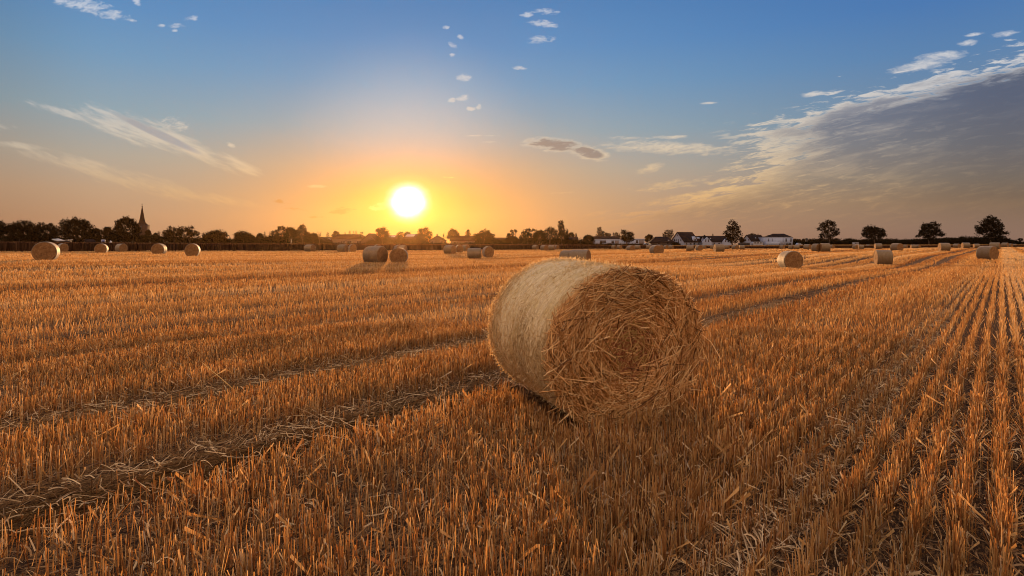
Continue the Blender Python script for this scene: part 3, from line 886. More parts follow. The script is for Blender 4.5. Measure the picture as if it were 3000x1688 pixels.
# (left, right, top, bottom in photo px; share of the width that is wrapped side; which side it shows on; label)
BALES = [
    (92, 178.6, 706.8, 761.8, .135, 'R', 'big bale farthest left with a sunlit orange right flank'),
    (164.6, 201, 712.6, 737.5, .25, 'L', 'grey bale peeping out behind the big bale farthest left'),
    (276, 319, 713.2, 742.3, .14, 'R', 'dark round-ended bale with orange rim, below the blue and white box'),
    (335, 374.6, 713.7, 737.5, .34, 'L', 'pale-sided bale against the dark crop, left of the church spire'),
    (442, 491, 713, 744.5, .22, 'R', 'bale with a banded grey right flank, third from left before the crop'),
    (540.5, 588.5, 712.7, 749.5, .12, 'R', 'round dark bale with thin golden right edge, alone in front of the crop'),
    (890.5, 926.4, 716, 737.3, .55, 'L', 'small pale bale alone before the crop, left of the white-walled hip-roofed house'),
    (987, 1022, 715.8, 738.4, .62, 'L', 'left one of two small touching bales below the hip-roofed house'),
    (1019, 1045, 715, 737, .20, 'L', 'right one of two small touching bales, showing its dark round end'),
    (1095, 1117, 715.5, 738, .2, 'L', 'bale mostly hidden behind the big side-on bale near the sun'),
    (1062, 1139, 720, 768.7, .55, 'L', 'big bale lying side-on under the sun, left of a pair'),
    (1140.7, 1196.7, 724, 769.3, .06, 'R', 'big bale with orange-brown round end, right of the pair under the sun'),
    (1153, 1176, 718, 739, .3, 'L', 'bale just showing its top behind the round-ended bale under the sun'),
    (1168, 1191, 718, 739.5, .6, 'L', 'faint bale against the glowing crop, right behind the round-ended bale'),
    (1299, 1338, 717.7, 743, .58, 'L', 'front bale of the row of three right of the sun'),
    (1333, 1357, 716.7, 740, .15, 'L', 'middle bale of the row of three right of the sun'),
    (1352, 1374, 716.7, 736.5, .5, 'L', 'rear bale of the row of three right of the sun'),
    (1371.6, 1413, 725.8, 759, .93, 'L', 'bale seen fully from the side, its wrap dull pink'),
    (1411, 1446.8, 721, 752.5, .22, 'L', 'round-ended bale with a yellow top edge, touching the pink side-on bale'),
    (1558.6, 1579, 718, 731, .62, 'L', 'leftmost of five tiny bales in a row above the big near bale'),
    (1582, 1608, 717.7, 734, .45, 'L', 'second of five tiny bales in a row above the big near bale'),
    (1606.5, 1628, 718, 733, .8, 'L', 'third of five tiny bales in a row above the big near bale'),
    (1624, 1637, 718, 731, .35, 'L', 'fourth of five tiny bales in a row above the big near bale'),
    (1634, 1647, 718.7, 730, .4, 'L', 'last of five tiny bales in a row above the big near bale'),
    (1637, 1683, 731.4, 772, .55, 'L', 'left bale of the pair peeping over the big near bale'),
    (1668, 1736, 729.4, 775.5, .76, 'L', 'right bale of the pair peeping over the big near bale, wide wrapped side'),
    (1790, 1806, 719.4, 729.6, .6, 'L', 'tiny bale in front of the doorway of the flat white house'),
    (1805.8, 1823, 719.7, 729.7, .5, 'L', 'tiny bale left of the round tree by the flat white houses'),
    (1834.6, 1862, 718.6, 734.5, .40, 'L', 'small bale under the round tree by the flat white houses'),
    (1859, 1878, 719, 730.6, .8, 'L', 'small side-on bale just right of the one under the round tree'),
    (1891.7, 1904, 720.5, 729.5, .8, 'L', 'tiny pale bale below the parked car'),
    (1918, 1939, 716.8, 741, .5, 'L', 'bale hidden close behind the wide bale below the dark hipped roof'),
    (1901, 1940, 717.5, 743.3, .34, 'L', 'wide bale with brown end and cream left flank, below the dark hipped roof'),
    (1942, 1958.5, 720, 730.2, .42, 'L', 'tiny bale right of the wide bale, left of two'),
    (1957, 1974, 720.5, 729.6, .7, 'L', 'tiny bale right of the wide bale, right of two, by the dark bush'),
    (2011, 2037, 718, 734.5, .85, 'L', 'small side-on bale below the gabled white house'),
    (2036, 2059.5, 717.5, 733.7, .36, 'L', 'small bale with dark end, right beside the side-on one below the gabled house'),
    (2057, 2065, 719.7, 729.8, .7, 'L', 'sliver of a bale behind the dark-ended one below the long white house'),
    (2080, 2092, 720, 729.8, .8, 'L', 'tiny bale left behind the bale with glowing orange left end'),
    (2088.6, 2123, 714.6, 738.5, .80, 'R', 'grey side-on bale with glowing orange left end, below the long white house'),
    (2121, 2138, 719.7, 729.8, .75, 'L', 'tiny bale right behind the bale with glowing orange left end'),
    (2143, 2165.5, 718, 730.4, .45, 'L', 'tiny bale below the tall tree, left of two touching'),
    (2164, 2182, 718, 730.8, .85, 'R', 'tiny bale below the tall tree, right of two touching, light left edge'),
    (2236, 2251.5, 720.5, 727.6, .45, 'L', 'tiny bale at the left corner of the modern white house'),
    (2282.6, 2299, 718.6, 729.3, .55, 'L', 'tiny bale in front of the modern white house'),
    (2308.8, 2323.5, 719, 730.4, .7, 'L', 'tiny bale at the right corner of the modern white house, left of two'),
    (2321.7, 2342, 717.5, 730.6, .85, 'R', 'tiny bale at the right corner of the modern white house, right of two'),
    (2274.5, 2353.4, 734, 785, .30, 'L', 'large mid-field bale with pale left flank and brown end, below the modern white house'),
    (2352.7, 2378, 715, 731, .62, 'L', 'small bale left of the touching pair under the first lone tree'),
    (2376, 2404, 713.8, 735.9, .50, 'L', 'left bale of the touching pair under the first lone tree'),
    (2401, 2434, 712.3, 736.2, .83, 'R', 'right bale of the touching pair, narrow orange end toward its neighbour'),
    (2433, 2440, 719.7, 728.6, .5, 'L', 'sliver of a bale right of the touching pair'),
    (2496, 2513, 718.5, 729.6, .5, 'L', 'left of two merged tiny bales below the white van'),
    (2510, 2531, 717.4, 729.2, .8, 'R', 'right of two merged tiny bales below the white van'),
    (2535, 2553, 718, 726.5, .6, 'L', 'faint tiny bale under the low round lone tree'),
    (2559.5, 2585, 713, 729, .82, 'R', 'small grey side-on bale with orange left end behind the large bluish bale'),
    (2560, 2619, 731.4, 774, .83, 'R', 'large bluish side-on bale with ragged orange left end'),
    (2606.7, 2648, 712.3, 734.8, .52, 'L', 'bale with grey flank and dark right end, above the large bluish one'),
    (2645, 2658, 717.4, 727.9, .7, 'L', 'tiny bale touching the dark-ended bale on its right'),
    (2665.7, 2685, 716.3, 727.8, .85, 'R', 'tiny side-on bale left of the wide spreading tree'),
    (2683, 2695.5, 718, 727.8, .5, 'L', 'tiny brown-ended bale left of the wide spreading tree'),
    (2746, 2785.6, 711.5, 734.7, .70, 'R', 'bale with hollow orange left end under the wide spreading tree'),
    (2791, 2815, 714, 726.4, .6, 'L', 'small bale with dark right end between the two biggest right-hand trees'),
    (2814, 2843, 710.3, 726.8, .70, 'R', 'bale with orange left end and pale flank, left of the tallest tree'),
    (2849, 2871, 714, 726, .80, 'R', 'small bluish bale left of the tallest tree'),
    (2898.7, 2933, 709.4, 731, .85, 'L', 'grey bale behind the large one under the tallest tree'),
    (2856.6, 2925.8, 720, 759, .58, 'L', 'large grey bale with dark right end at the end of the wheel track'),
    (2932.6, 2957, 711, 724.5, .70, 'L', 'small bale with dark right end, right of the tallest tree'),
    (2955, 2964, 713.6, 724, .5, 'L', 'narrow dark bale right of the tallest tree'),
    (2964, 2979, 714.4, 723.6, .8, 'L', 'tiny pale bale last on the right by the hedge'),
]


def place_bales():
    first = None
    for i, (xl, xr, yt, yb, fr, side, lab) in enumerate(BALES):
        d = depth_at((xl + xr) / 2, yb, .10)
        u = ((xl + xr) / 2 - CX) / F
        sc = float(np.clip((yb - yt) / F * d / 1.24, .80, 1.22))
        if side == 'R' and fr >= .8: fr -= .07
        psi = math.atan2(fr * 2 * FR, (1 - fr) * FL)
        view = math.atan2(u, 1.0)
        # axis heading (front end toward the camera); the end turns to the right when the side shows on the left
        head = view + (-psi if side == 'L' else psi)
        ax = np.array([math.sin(head), math.cos(head)])
        dn = d + .62 * sc * abs(math.cos(psi)) * 1.0
        cx_, cy_ = u * dn, dn
        ox, oy = cx_ - ax[0] * FL / 2 * sc, cy_ - ax[1] * FL / 2 * sc
        loc = (ox, oy, float(terrain(cx_, cy_)) - .02)
        wpx = (FL * math.sin(psi) + 2 * FR * math.cos(psi)) * sc * F / dn * math.sqrt(1 + u * u)
        sx = float(np.clip((xr - xl) / wpx, .84, 1.2))
        if first is None:
            e = empty('straw_bale', loc)
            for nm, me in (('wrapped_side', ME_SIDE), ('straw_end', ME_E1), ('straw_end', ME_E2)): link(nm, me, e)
            first = e
        else:
            e = first.copy(); COL.objects.link(e)
            for ch in list(first.children):
                c = ch.copy(); COL.objects.link(c); c.parent = e
        e.location = loc; e.rotation_euler = (0, 0, -head); e.scale = (sc * sx, sc * sx, sc)
        tag(e, lab, 'straw bale', 'round straw bales on the field')


place_bales()
# ------------------------------------------------------------------ standing crop and verge beyond the stubble
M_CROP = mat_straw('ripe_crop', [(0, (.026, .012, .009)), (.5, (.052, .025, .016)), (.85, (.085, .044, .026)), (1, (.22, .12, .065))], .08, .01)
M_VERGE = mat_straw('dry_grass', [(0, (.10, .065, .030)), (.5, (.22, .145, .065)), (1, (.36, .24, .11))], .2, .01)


def crop_strip(name, px0, px1, top_px, top_py, depth, dens, mat, label, cat, back=0.0):
    """upright stems massed in a band behind the field edge; top_py gives the height seen in the photo"""
    n = int((px1 - px0) * dens)
    px = rng.uniform(px0, px1, n); u = (px - CX) / F
    d0 = edge_depth(u) + back
    off = depth * rng.random(n) ** 1.7
    d = d0 + off
    hz = CAM_H + (HOR - np.interp(px, top_px, top_py)) / F * d0
    x = u * d
    h = np.maximum(hz - terrain(x, d), .3) * np.clip(1 + rng.normal(0, .035, n), .85, 1.12)
    B = Batch()
    w = rng.uniform(.10, .26, n)
    B.add(blades(x, d, terrain(x, d) - .05, h, rng.normal(0, .08, n), rng.normal(0, .05, n), w, rng.normal(0, .6, n), np.clip(rng.normal(.42, .18, n), 0, .9)))
    # ears at the top, paler
    m = n // 2
    k = rng.integers(0, n, m)
    B.add(blades(x[k] + rng.normal(0, .1, m), d[k] - .02, terrain(x[k], d[k]) + h[k] * .90, np.full(m, .13), rng.normal(0, .5, m), rng.normal(0, .2, m), rng.uniform(.05, .14, m), rng.normal(0, .8, m), rng.uniform(.85, 1, m)))
    # body
    us = np.linspace((px0 - CX) / F, (px1 - CX) / F, 220); dd = edge_depth(us) + back
    hh = (CAM_H + (HOR - np.interp(CX + F * us, top_px, top_py)) / F * dd) * .90
    rows = []
    for off, hs in ((.5, 0.0), (.6, .9), (1.2, 1.0), (depth * .6, 1.0), (depth, .98), (depth + .2, 0.0)):
        dr = dd + off
        rows.append(np.stack([us * dr, dr, terrain(us * dr, dr) - .05 + np.maximum(hh - terrain(us * dr, dr), .25) * hs * (1 + .03 * np.sin(us * 400 + off))], -1))
    V = np.stack(rows); nr, nc = V.shape[:2]
    idx = np.arange(nr * nc).reshape(nr, nc)
    q = np.stack([idx[:-1, :-1], idx[:-1, 1:], idx[1:, 1:], idx[1:, :-1]], -1).reshape(-1, 4)
    B.add((V.reshape(-1, 3), q, np.full(nr * nc, .35)))
    o = B.build(name, mat)
    return tag(o, label, cat, kind='stuff')


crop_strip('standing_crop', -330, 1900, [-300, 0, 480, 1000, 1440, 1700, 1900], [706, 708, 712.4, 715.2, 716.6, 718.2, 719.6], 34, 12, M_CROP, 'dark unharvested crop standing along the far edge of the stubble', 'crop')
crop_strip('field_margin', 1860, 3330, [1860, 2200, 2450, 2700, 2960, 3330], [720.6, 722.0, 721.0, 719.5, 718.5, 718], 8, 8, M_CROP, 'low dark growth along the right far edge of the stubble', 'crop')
crop_strip('grass_verge', 1960, 3330, [1960, 2200, 2450, 2700, 2960, 3330], [719.2, 719.8, 717.2, 717.4, 716.6, 716.5], 10, 8, M_VERGE, 'pale dry grass strip behind the field edge on the right', 'grass', 9)


# ------------------------------------------------------------------ trees
def mat_leaf(name, c0, c1):
    m, t, out = material(name)
    c = t.ramp(t.attr('rnd'), [(0, c0), (1, c1)])
    d = t.node('ShaderNodeBsdfDiffuse'); t.put(d.inputs[0], c)
    tr = t.node('ShaderNodeBsdfTranslucent'); t.put(tr.inputs[0], c)
    mx = t.node('ShaderNodeMixShader'); mx.inputs[0].default_value = .08
    t.l.new(d.outputs[0], mx.inputs[1]); t.l.new(tr.outputs[0], mx.inputs[2])
    t.put(out.inputs[0], mx.outputs[0])
    return m


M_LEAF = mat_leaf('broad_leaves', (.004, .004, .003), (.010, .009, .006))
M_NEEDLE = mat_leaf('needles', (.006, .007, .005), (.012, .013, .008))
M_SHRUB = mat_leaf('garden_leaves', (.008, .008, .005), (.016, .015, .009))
M_BARK = mat_plain('bark', (.075, .055, .042, 1), .9, .3, 2.0)


def leaf_quads(c, size, seed_rnd):
    N = len(c)
    a = rng.normal(0, 1, (N, 3)); a /= np.linalg.norm(a, axis=1)[:, None]
    b = np.cross(a, rng.normal(0, 1, (N, 3))); b /= np.linalg.norm(b, axis=1)[:, None]
    sa = size * rng.uniform(.6, 1.3, N); sb = size * rng.uniform(.35, .8, N)
    V = np.stack([c - a * sa[:, None] * .5, c + b * sb[:, None] * .5, c + a * sa[:, None] * .5, c - b * sb[:, None] * .5], 1)
    q = (np.arange(N) * 4)[:, None] + np.arange(4)[None]
    return V.reshape(-1, 3), q, np.repeat(seed_rnd, 4)


def lobe_leaves(lobes, leaf, density, clump=.55):
    """lobes: (x, y, z, rx, ry, rz) in metres; leaves gather in twig clumps near each lobe's surface"""
    P = []
    for (x, y, z, rx, ry, rz) in lobes:
        vol_area = math.pi * rx * rz
        ncl = max(10, int(vol_area / (leaf * leaf) * 1.45 * density))
        dirs = rng.normal(0, 1, (ncl, 3)); dirs /= np.linalg.norm(dirs, axis=1)[:, None]
        rad = rng.uniform(.30, 1.0, ncl) ** .55 * rng.uniform(.86, 1.10, ncl)
        cen = dirs * rad[:, None] * np.array([rx, ry, rz]) * 1.04
        per = 8
        pts = np.repeat(cen, per, 0) + rng.normal(0, leaf * clump, (ncl * per, 3))
        P.append(pts + np.array([x, y, z]))
    return np.concatenate(P)


# tree spec: name, label, category, depth, base px x, outline box (xl, xr, top, base) in photo px, kind, optional lobes in photo px
def tree(name, label, dist, xl, xr, top, kind='round', lobes=None, trunk_x=None, base_y=None, leaf=None, dens=1.0, mat=None, seed=None, group='trees round the field', stem=True, cat='tree'):
    s = dist / F                                        # metres per photo pixel at that distance
    cx = (xl + xr) / 2; tx = trunk_x or cx
    zb = float(terrain((tx - CX) * s, dist))
    zt = CAM_H + (HOR - top) * s
    H = zt - zb; W = (xr - xl) * s
    X0 = (tx - CX) * s
    e = empty(name, (X0, dist, zb))
    tag(e, label, cat, group)
    r = np.random.default_rng(seed if seed is not None else int(xl * 7 + top))
    lf = leaf or max(.16, min(.50, W * .055))
    tk = Geo()
    trunk_r = max(.08, H * .022)
    L = []
    if lobes:
        for (px, py, rx, rz) in lobes:
            L.append(((px - tx) * s, r.uniform(-.3, .3) * rx * s, CAM_H + (HOR - py) * s - zb, rx * s, rx * s * .85, rz * s))
    elif kind in ('round', 'oak', 'bush'):
        ox = (cx - tx) * s
        low = {'round': .16, 'oak': .22, 'bush': .0}[kind] * H
        rz = (H - low) / 2; zc = low + rz
        L.append((ox, 0, zc, W * .37, W * .36, rz * .80))
        for k in range(11):
            a = -.25 + (math.pi + .5) * (k + r.uniform(-.3, .3)) / 10
            rr = r.uniform(.15, .24)
            L.append((ox + math.cos(a) * W * (.5 - rr), r.uniform(-.25, .25) * W, zc + math.sin(a) * (rz - rr * W * .8 if rz > rr * W else rz * .6), W * rr, W * rr, min(W * rr * .85, rz * .6)))
    elif kind == 'tall':
        n = 8
        for k in range(n):
            f_ = k / (n - 1)
            w = W * .5 * (1 - .55 * f_ ** 1.6) * r.uniform(.75, 1.0)
            L.append((r.uniform(-.10, .10) * W, r.uniform(-.1, .1) * W, H * (.18 + .75 * f_), w, w, H * .10))
    elif kind == 'weeping':
        for k in range(9):
            f_ = r.uniform(.35, .95)
            L.append((r.uniform(-.32, .32) * W, r.uniform(-.25, .25) * W, H * f_, W * r.uniform(.12, .2), W * .16, H * r.uniform(.08, .16)))
        L.append((0, 0, H * .86, W * .3, W * .3, H * .11))
    elif kind == 'umbrella':
        for k in range(7):
            L.append((r.uniform(-.33, .33) * W, r.uniform(-.3, .3) * W, H * r.uniform(.86, .95), W * .19, W * .19, H * .05))
        for k in range(4):
            L.append((r.uniform(-.25, .25) * W, r.uniform(-.3, .3) * W, H * r.uniform(.45, .75), W * .2, W * .2, H * .10))
    elif kind in ('twiggy', 'palm'):
        for k in range(8):
            L.append((r.uniform(-.36, .36) * W, r.uniform(-.3, .3) * W, H * r.uniform(.5, .95), W * .12, W * .12, H * .07))
    Bt = Batch()
    if kind == 'conifer':
        n = int(260 + 90 * W)
        f_ = rng.random(n) ** .8
        lay = np.round(f_ * 15) / 15 + rng.normal(0, .012, n)
        rad = W * .58 * (1 - lay) ** .65 * rng.uniform(.35, 1.05, n) + W * .07
        a = rng.uniform(0, 6.28, n)
        c = np.stack([np.cos(a) * rad, np.sin(a) * rad, H * (.06 + .94 * lay) - rad * .28], -1)
        c = np.repeat(c, 5, 0) + rng.normal(0, lf * .5, (n * 5, 3)) * np.array([1, 1, .6])
        Bt.add(leaf_quads(c, lf, rng.random(len(c))))
        tk.tube([(0, 0, -.3), (0, 0, H * .40), (0, 0, H * .68)], [trunk_r, trunk_r * .6, .03], 7)
    else:
        c = lobe_leaves(L, lf, dens, .62 if kind != 'twiggy' else .9)
        ok = c[:, 2] > .1
        c = c[ok]
        Bt.add(leaf_quads(c, lf * (1.15 if kind != 'twiggy' else .6), rng.random(len(c))))
        ztop = max(l[2] for l in L)
        tk.tube([(0, 0, -.3), (r.normal(0, .02) * H, 0, H * .25), (r.normal(0, .02) * W, 0, ztop * .85)], [trunk_r * 1.25, trunk_r * .85, trunk_r * .3], 8)
        for l in L:                                     # a limb to every mass of foliage
            z0 = min(H * .22 + r.uniform(0, .15) * H, l[2] * .7)
            tk.tube([(0, 0, z0), (l[0] * .45, l[1] * .45, z0 + (l[2] - z0) * .55), (l[0], l[1], l[2] + l[5] * .3)], [trunk_r * .55, trunk_r * .35, trunk_r * .12], 5)
            for _ in range(3):
                v = np.array([r.normal(0, .6) * l[3], r.normal(0, .6) * l[4], r.normal(.1, .5) * l[5]])
                tk.tube([(l[0] * .6, l[1] * .6, z0 + (l[2] - z0) * .7), (l[0] + v[0], l[1] + v[1], l[2] + v[2])], [trunk_r * .25, trunk_r * .06], 4)
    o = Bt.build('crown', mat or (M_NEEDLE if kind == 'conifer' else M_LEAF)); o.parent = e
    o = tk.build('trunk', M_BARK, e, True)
    return e


T_L, T_C, T_R = 215, 255, 285
G1, G2, G3 = 'dark trees along the left edge', 'village trees behind the crop', 'lone trees on the right'
# left-hand row
tree('broad_tree', 'dark tree cut off by the left end of the row', T_L, -70, 12, 645, 'round', group=G1)
tree('broad_tree', 'wide dark crown, second mass from the left end of the row', T_L, 8, 106, 645, 'oak', lobes=[(40, 676, 30, 24), (66, 662, 24, 17), (34, 668, 18, 12), (86, 672, 18, 14), (56, 690, 40, 22), (14, 678, 12, 14), (96, 690, 14, 18)], group=G1)
tree('broad_tree', 'lower dark tree with a ragged bright-holed top between two wide crowns on the left', T_L, 96, 172, 652, 'oak', lobes=[(124, 664, 15, 10), (148, 666, 13, 11), (138, 684, 32, 22), (108, 676, 13, 14), (162, 676, 10, 14), (120, 694, 24, 14), (160, 694, 16, 14)], group=G1)
tree('broad_tree', 'tallest wide rounded tree left of the small white roof gap', T_L, 172, 276, 638, 'oak', lobes=[(218, 668, 36, 26), (220, 648, 15, 10), (194, 656, 16, 12), (238, 658, 20, 14), (186, 678, 15, 16), (256, 672, 18, 20), (262, 690, 18, 18), (214, 692, 40, 18)], group=G1)
tree('broad_tree', 'low dark tree on the right shoulder of the tallest left-hand tree', 235, 262, 297, 668, 'round', group=G1)
tree('broad_tree', 'small round tree between two tall dark trees, left of the spire', 260, 299, 332, 664, 'round', group=G1)
tree('broad_tree', 'big black tree with an arm reaching left, just left of the church spire', T_L, 329, 408, 635, 'round', lobes=[(368, 668, 33, 26), (367, 646, 17, 11), (348, 656, 14, 12), (388, 655, 14, 12), (338, 668, 9, 6), (396, 672, 14, 18), (366, 692, 36, 18), (346, 684, 12, 12)], group=G1)
tree('broad_tree', 'bush-like tree at the right foot of the church tower', 300, 424, 447, 673, 'round', group=G1)
tree('broad_tree', 'low leafy tree between the church tower and the see-through sapling', 300, 440, 468, 683, 'bush', group=G1)
tree('slender_tree', 'thin see-through tree right of the church', 300, 456, 482, 677, 'twiggy', dens=.7, group=G1)
tree('broad_tree', 'left half of the double-crowned tree right of the church, with a see-through top', T_C, 483, 534, 666.5, 'oak', lobes=[(502, 672, 11, 8), (506, 690, 24, 16), (494, 684, 14, 10), (524, 680, 14, 12)], group=G1)
tree('broad_tree', 'feathery taller half of the double-crowned tree right of the church', T_C, 524, 586, 664, 'oak', lobes=[(535, 672, 13, 9), (556, 672, 16, 10), (562, 682, 14, 10), (545, 690, 24, 14), (578, 686, 8, 7), (580, 698, 8, 5)], dens=.75, group=G1)
tree('slender_tree', 'spindly sapling in the gap beside the domed tree', T_C, 586, 601, 688, 'twiggy', dens=.6, group=G2)
tree('broad_tree', 'domed tree left of the thin pole', T_C, 598, 667, 675, 'bush', group=G2)
tree('broad_tree', 'domed tree right of the thin pole', T_C, 684, 743, 679, 'bush', group=G2)
tree('broad_tree', 'flat-topped tree on the left end of the long dark clump', T_C, 747, 773, 683.4, 'round', group=G2)
tree('conifer', 'narrow pointed conifer by the flat-topped tree', T_C, 770, 780, 679, 'conifer', group=G2)
tree('slender_tree', 'wispy thin-leaved tree in the long dark clump', T_C, 779, 800, 677, 'twiggy', dens=.7, group=G2)
tree('broad_tree', 'low hedge-like tree filling the left foot of the long dark clump', 250, 768, 830, 690, 'bush', group=G2)
tree('broad_tree', 'tree with a bare double stem below its top, left part of the long dark clump', T_C, 797, 837, 663, 'weeping', lobes=[(826, 668, 10, 5), (818, 672, 5, 8), (833, 672, 4, 8), (806, 684, 12, 10), (824, 692, 18, 14)], group=G2)
tree('broad_tree', 'broad middle tree of the long dark clump', T_C, 832, 873, 666, 'oak', group=G2)
tree('broad_tree', 'weeping tree with light holes, tallest of the long dark clump', T_C, 868, 906, 658, 'weeping', lobes=[(886, 664, 8, 6), (880, 672, 8, 8), (893, 674, 5, 10), (885, 690, 18, 14), (898, 690, 10, 12), (872, 680, 6, 8)], group=G2)
tree('broad_tree', 'low rounded tree at the right end of the long dark clump', T_C, 902, 935, 683, 'bush', group=G2)
tree('bare_tree', 'feathery bare shrub tree against the orange sky', T_C, 927, 944, 676, 'twiggy', dens=.35, group=G2)
tree('conifer', 'ragged leaning conifer above the grey roofs', 275, 952, 968, 680, 'conifer', lobes=[(962, 690, 4, 8), (964, 682, 3, 4), (968, 678, 3, 2), (954, 692, 3, 3)], group=G2)
tree('broad_tree', 'tree at the left gable of the hip-roofed house', 320, 972, 998, 677, 'round', group=G2)
for xl, xr, tp, lab in ((1007, 1015, 680, 'short conifer, leftmost behind the hip roof'), (1018, 1031, 676, 'tall conifer, second behind the hip roof'), (1030, 1041, 677, 'bushy conifer, third behind the hip roof'), (1038, 1049, 676, 'conifer, fourth behind the hip roof')):
    tree('conifer', lab, 345, xl, xr, tp, 'conifer', group=G2)
tree('spiky_tree', 'spiky sparse tree over the right end of the hip roof', 270, 1051, 1067, 679, 'palm', dens=.7, group=G2)
tree('broad_tree', 'tree with a one-sided leafy top left of the sun', T_C, 1097, 1142, 667, 'oak', lobes=[(1118, 676, 13, 9), (1106, 676, 6, 6), (1120, 692, 20, 14), (1134, 684, 8, 8), (1124, 670, 8, 4), (1130, 702, 14, 10)], group=G2)
tree('spiky_tree', 'mop-headed small tree under the sun between two solar roofs', 265, 1163, 1185, 679, 'palm', lobes=[(1173, 683, 9, 3.5), (1166, 687, 4, 3), (1181, 688, 4, 3), (1172, 696, 8, 9)], dens=.8, group=G2)
tree('broad_tree', 'fluffy round tree under the sun behind the solar roofs', 330, 1182, 1206, 679, 'round', group=G2)
tree('broad_tree', 'big glowing tree right below the sun', T_C, 1222, 1266, 668, 'oak', lobes=[(1240, 682, 17, 12), (1248, 672, 8, 5), (1234, 676, 8, 6), (1258, 686, 8, 8), (1242, 698, 20, 14), (1260, 696, 5, 5)], group=G2)
tree('conifer', 'tiny conifer beside the chimneyed gable house', 270, 1296, 1303, 685, 'conifer', group=G2)
tree('broad_tree', 'round tree with speckled light holes behind the white bungalow', 300, 1308, 1346, 671, 'round', dens=.8, group=G2)
tree('broad_tree', 'pointed small tree behind the white bungalow', 300, 1359, 1384, 674, 'tall', group=G2)
tree('broad_tree', 'wide triangular tree right of the white bungalow', T_C, 1385, 1450, 672, 'oak', lobes=[(1422, 682, 14, 10), (1418, 694, 26, 14), (1400, 694, 14, 10), (1440, 692, 9, 8), (1422, 704, 32, 10)], group=G2)
tree('slender_tree', 'small-leaved tree above the long low roof', T_C, 1483, 1499, 683, 'round', group=G2)
tree('slender_tree', 'left of two pole-stemmed trees with tuft tops', T_C, 1493, 1506, 672, 'umbrella', lobes=[(1499, 677, 6, 4), (1502, 686, 5, 7), (1500, 698, 8, 6)], group=G2)
tree('slender_tree', 'right of two pole-stemmed trees with tuft tops', T_C, 1506, 1515, 672, 'umbrella', lobes=[(1510, 676, 4.5, 4), (1512, 679, 3, 3)], group=G2)
tree('bush', 'dark domed bush under the two pole-stemmed trees', 250, 1482, 1520, 692, 'bush', group=G2, cat='bush')
tree('broad_tree', 'spreading tree with layered top above the row of tiny bales', T_C, 1520, 1568, 671, 'oak', lobes=[(1545, 674, 10, 4), (1560, 675, 9, 4), (1540, 686, 14, 10), (1530, 696, 10, 10), (1552, 696, 20, 14)], group=G2)
tree('broad_tree', 'lower ragged tree right of the spreading layered one', T_C, 1562, 1600, 675, 'oak', group=G2)
tree('broad_tree', 'broad dark tree left of the tall tree above the big near bale', T_C, 1590, 1634, 665, 'oak', lobes=[(1614, 672, 12, 7), (1604, 680, 12, 8), (1624, 682, 10, 10), (1610, 698, 22, 14)], group=G2)
tree('tall_tree', 'tallest pointed tree of the village, above the big near bale', T_C, 1628, 1662, 646.6, 'tall', lobes=[(1643, 652, 8, 6), (1644, 662, 11, 7), (1646, 673, 13, 8), (1648, 684, 16, 9), (1644, 698, 20, 14)], group=G2)
tree('broad_tree', 'small tree on the right flank of the tallest village tree', T_C, 1654, 1668, 674, 'tall', group=G2)
tree('broad_tree', 'rounded tree behind the dark house with a round white mark', 330, 1662, 1685, 681, 'round', group=G2)
tree('conifer', 'tiny upright conifer right of the dark house', 330, 1684, 1692, 684, 'tall', group=G2)
tree('bush', 'low sparse bushes between the dark house and the round dark bush', 260, 1692, 1708, 694, 'twiggy', dens=.9, group=G2, cat='bush')
tree('bush', 'round dark bush left of the flat white house', 270, 1707, 1742, 688.4, 'bush', group=G2, cat='bush')
tree('tall_tree', 'ragged tall tree behind the flat white house', 330, 1744, 1773, 664.8, 'tall', lobes=[(1756, 670, 7, 5), (1757, 679, 9, 6), (1766, 681, 6, 4), (1759, 690, 13, 7), (1752, 696, 8, 5), (1772, 690, 6, 6)], dens=.8, group=G2)
tree('conifer', 'spiky dark conifers in a row behind the flat white house, left one', 340, 1772, 1792, 681, 'tall', lobes=[(1776, 685, 4, 4), (1784, 688, 7, 5), (1782, 696, 10, 6)], group=G2)
tree('conifer', 'spiky dark conifers in a row behind the flat white house, right one', 340, 1790, 1818, 682, 'tall', lobes=[(1797, 686, 2.5, 4), (1806, 686, 5, 5), (1812, 690, 5, 5), (1804, 696, 13, 6)], group=G2)
tree('broad_tree', 'round tree on a short stem standing between the two flat white houses', 258, 1816, 1860, 674, 'round', lobes=[(1824, 680, 6, 6), (1832, 678, 5, 4), (1836, 692, 17, 13), (1846, 688, 11, 8), (1826, 698, 9, 9), (1852, 700, 7, 8), (1838, 704, 12, 7)], trunk_x=1836, group=G2)
tree('broad_tree', 'domed tree behind the dark hipped roof, at its left', 345, 1889, 1915, 687, 'bush', group=G2)
tree('broad_tree', 'round see-through tree rising behind the dark hipped roof', 340, 1939, 1974, 673.3, 'round', dens=.65, lobes=[(1956, 681, 11, 8), (1947, 688, 7, 6), (1966, 688, 8, 7), (1969, 677, 3, 4), (1956, 696, 14, 8)], group=G2)
tree('bush', 'black low bush in front of the gabled white house', 250, 1967, 1993, 711, 'bush', group=G2, cat='bush')
tree('conifer', 'tiny conifer above the long white house roof', 345, 2084, 2093, 684.7, 'conifer', group=G2)
tree('tall_tree', 'tall pointed tree with light holes before the white houses', 255, 2115, 2175, 646.7, 'tall', lobes=[(2146, 653, 11, 7), (2150, 664, 16, 9), (2136, 668, 8, 6), (2164, 668, 6, 6), (2147, 678, 21, 10), (2128, 684, 9, 7), (2166, 684, 8, 8), (2148, 694, 22, 12), (2132, 694, 10, 8), (2148, 706, 14, 7)], trunk_x=2147, dens=.8, group=G2)
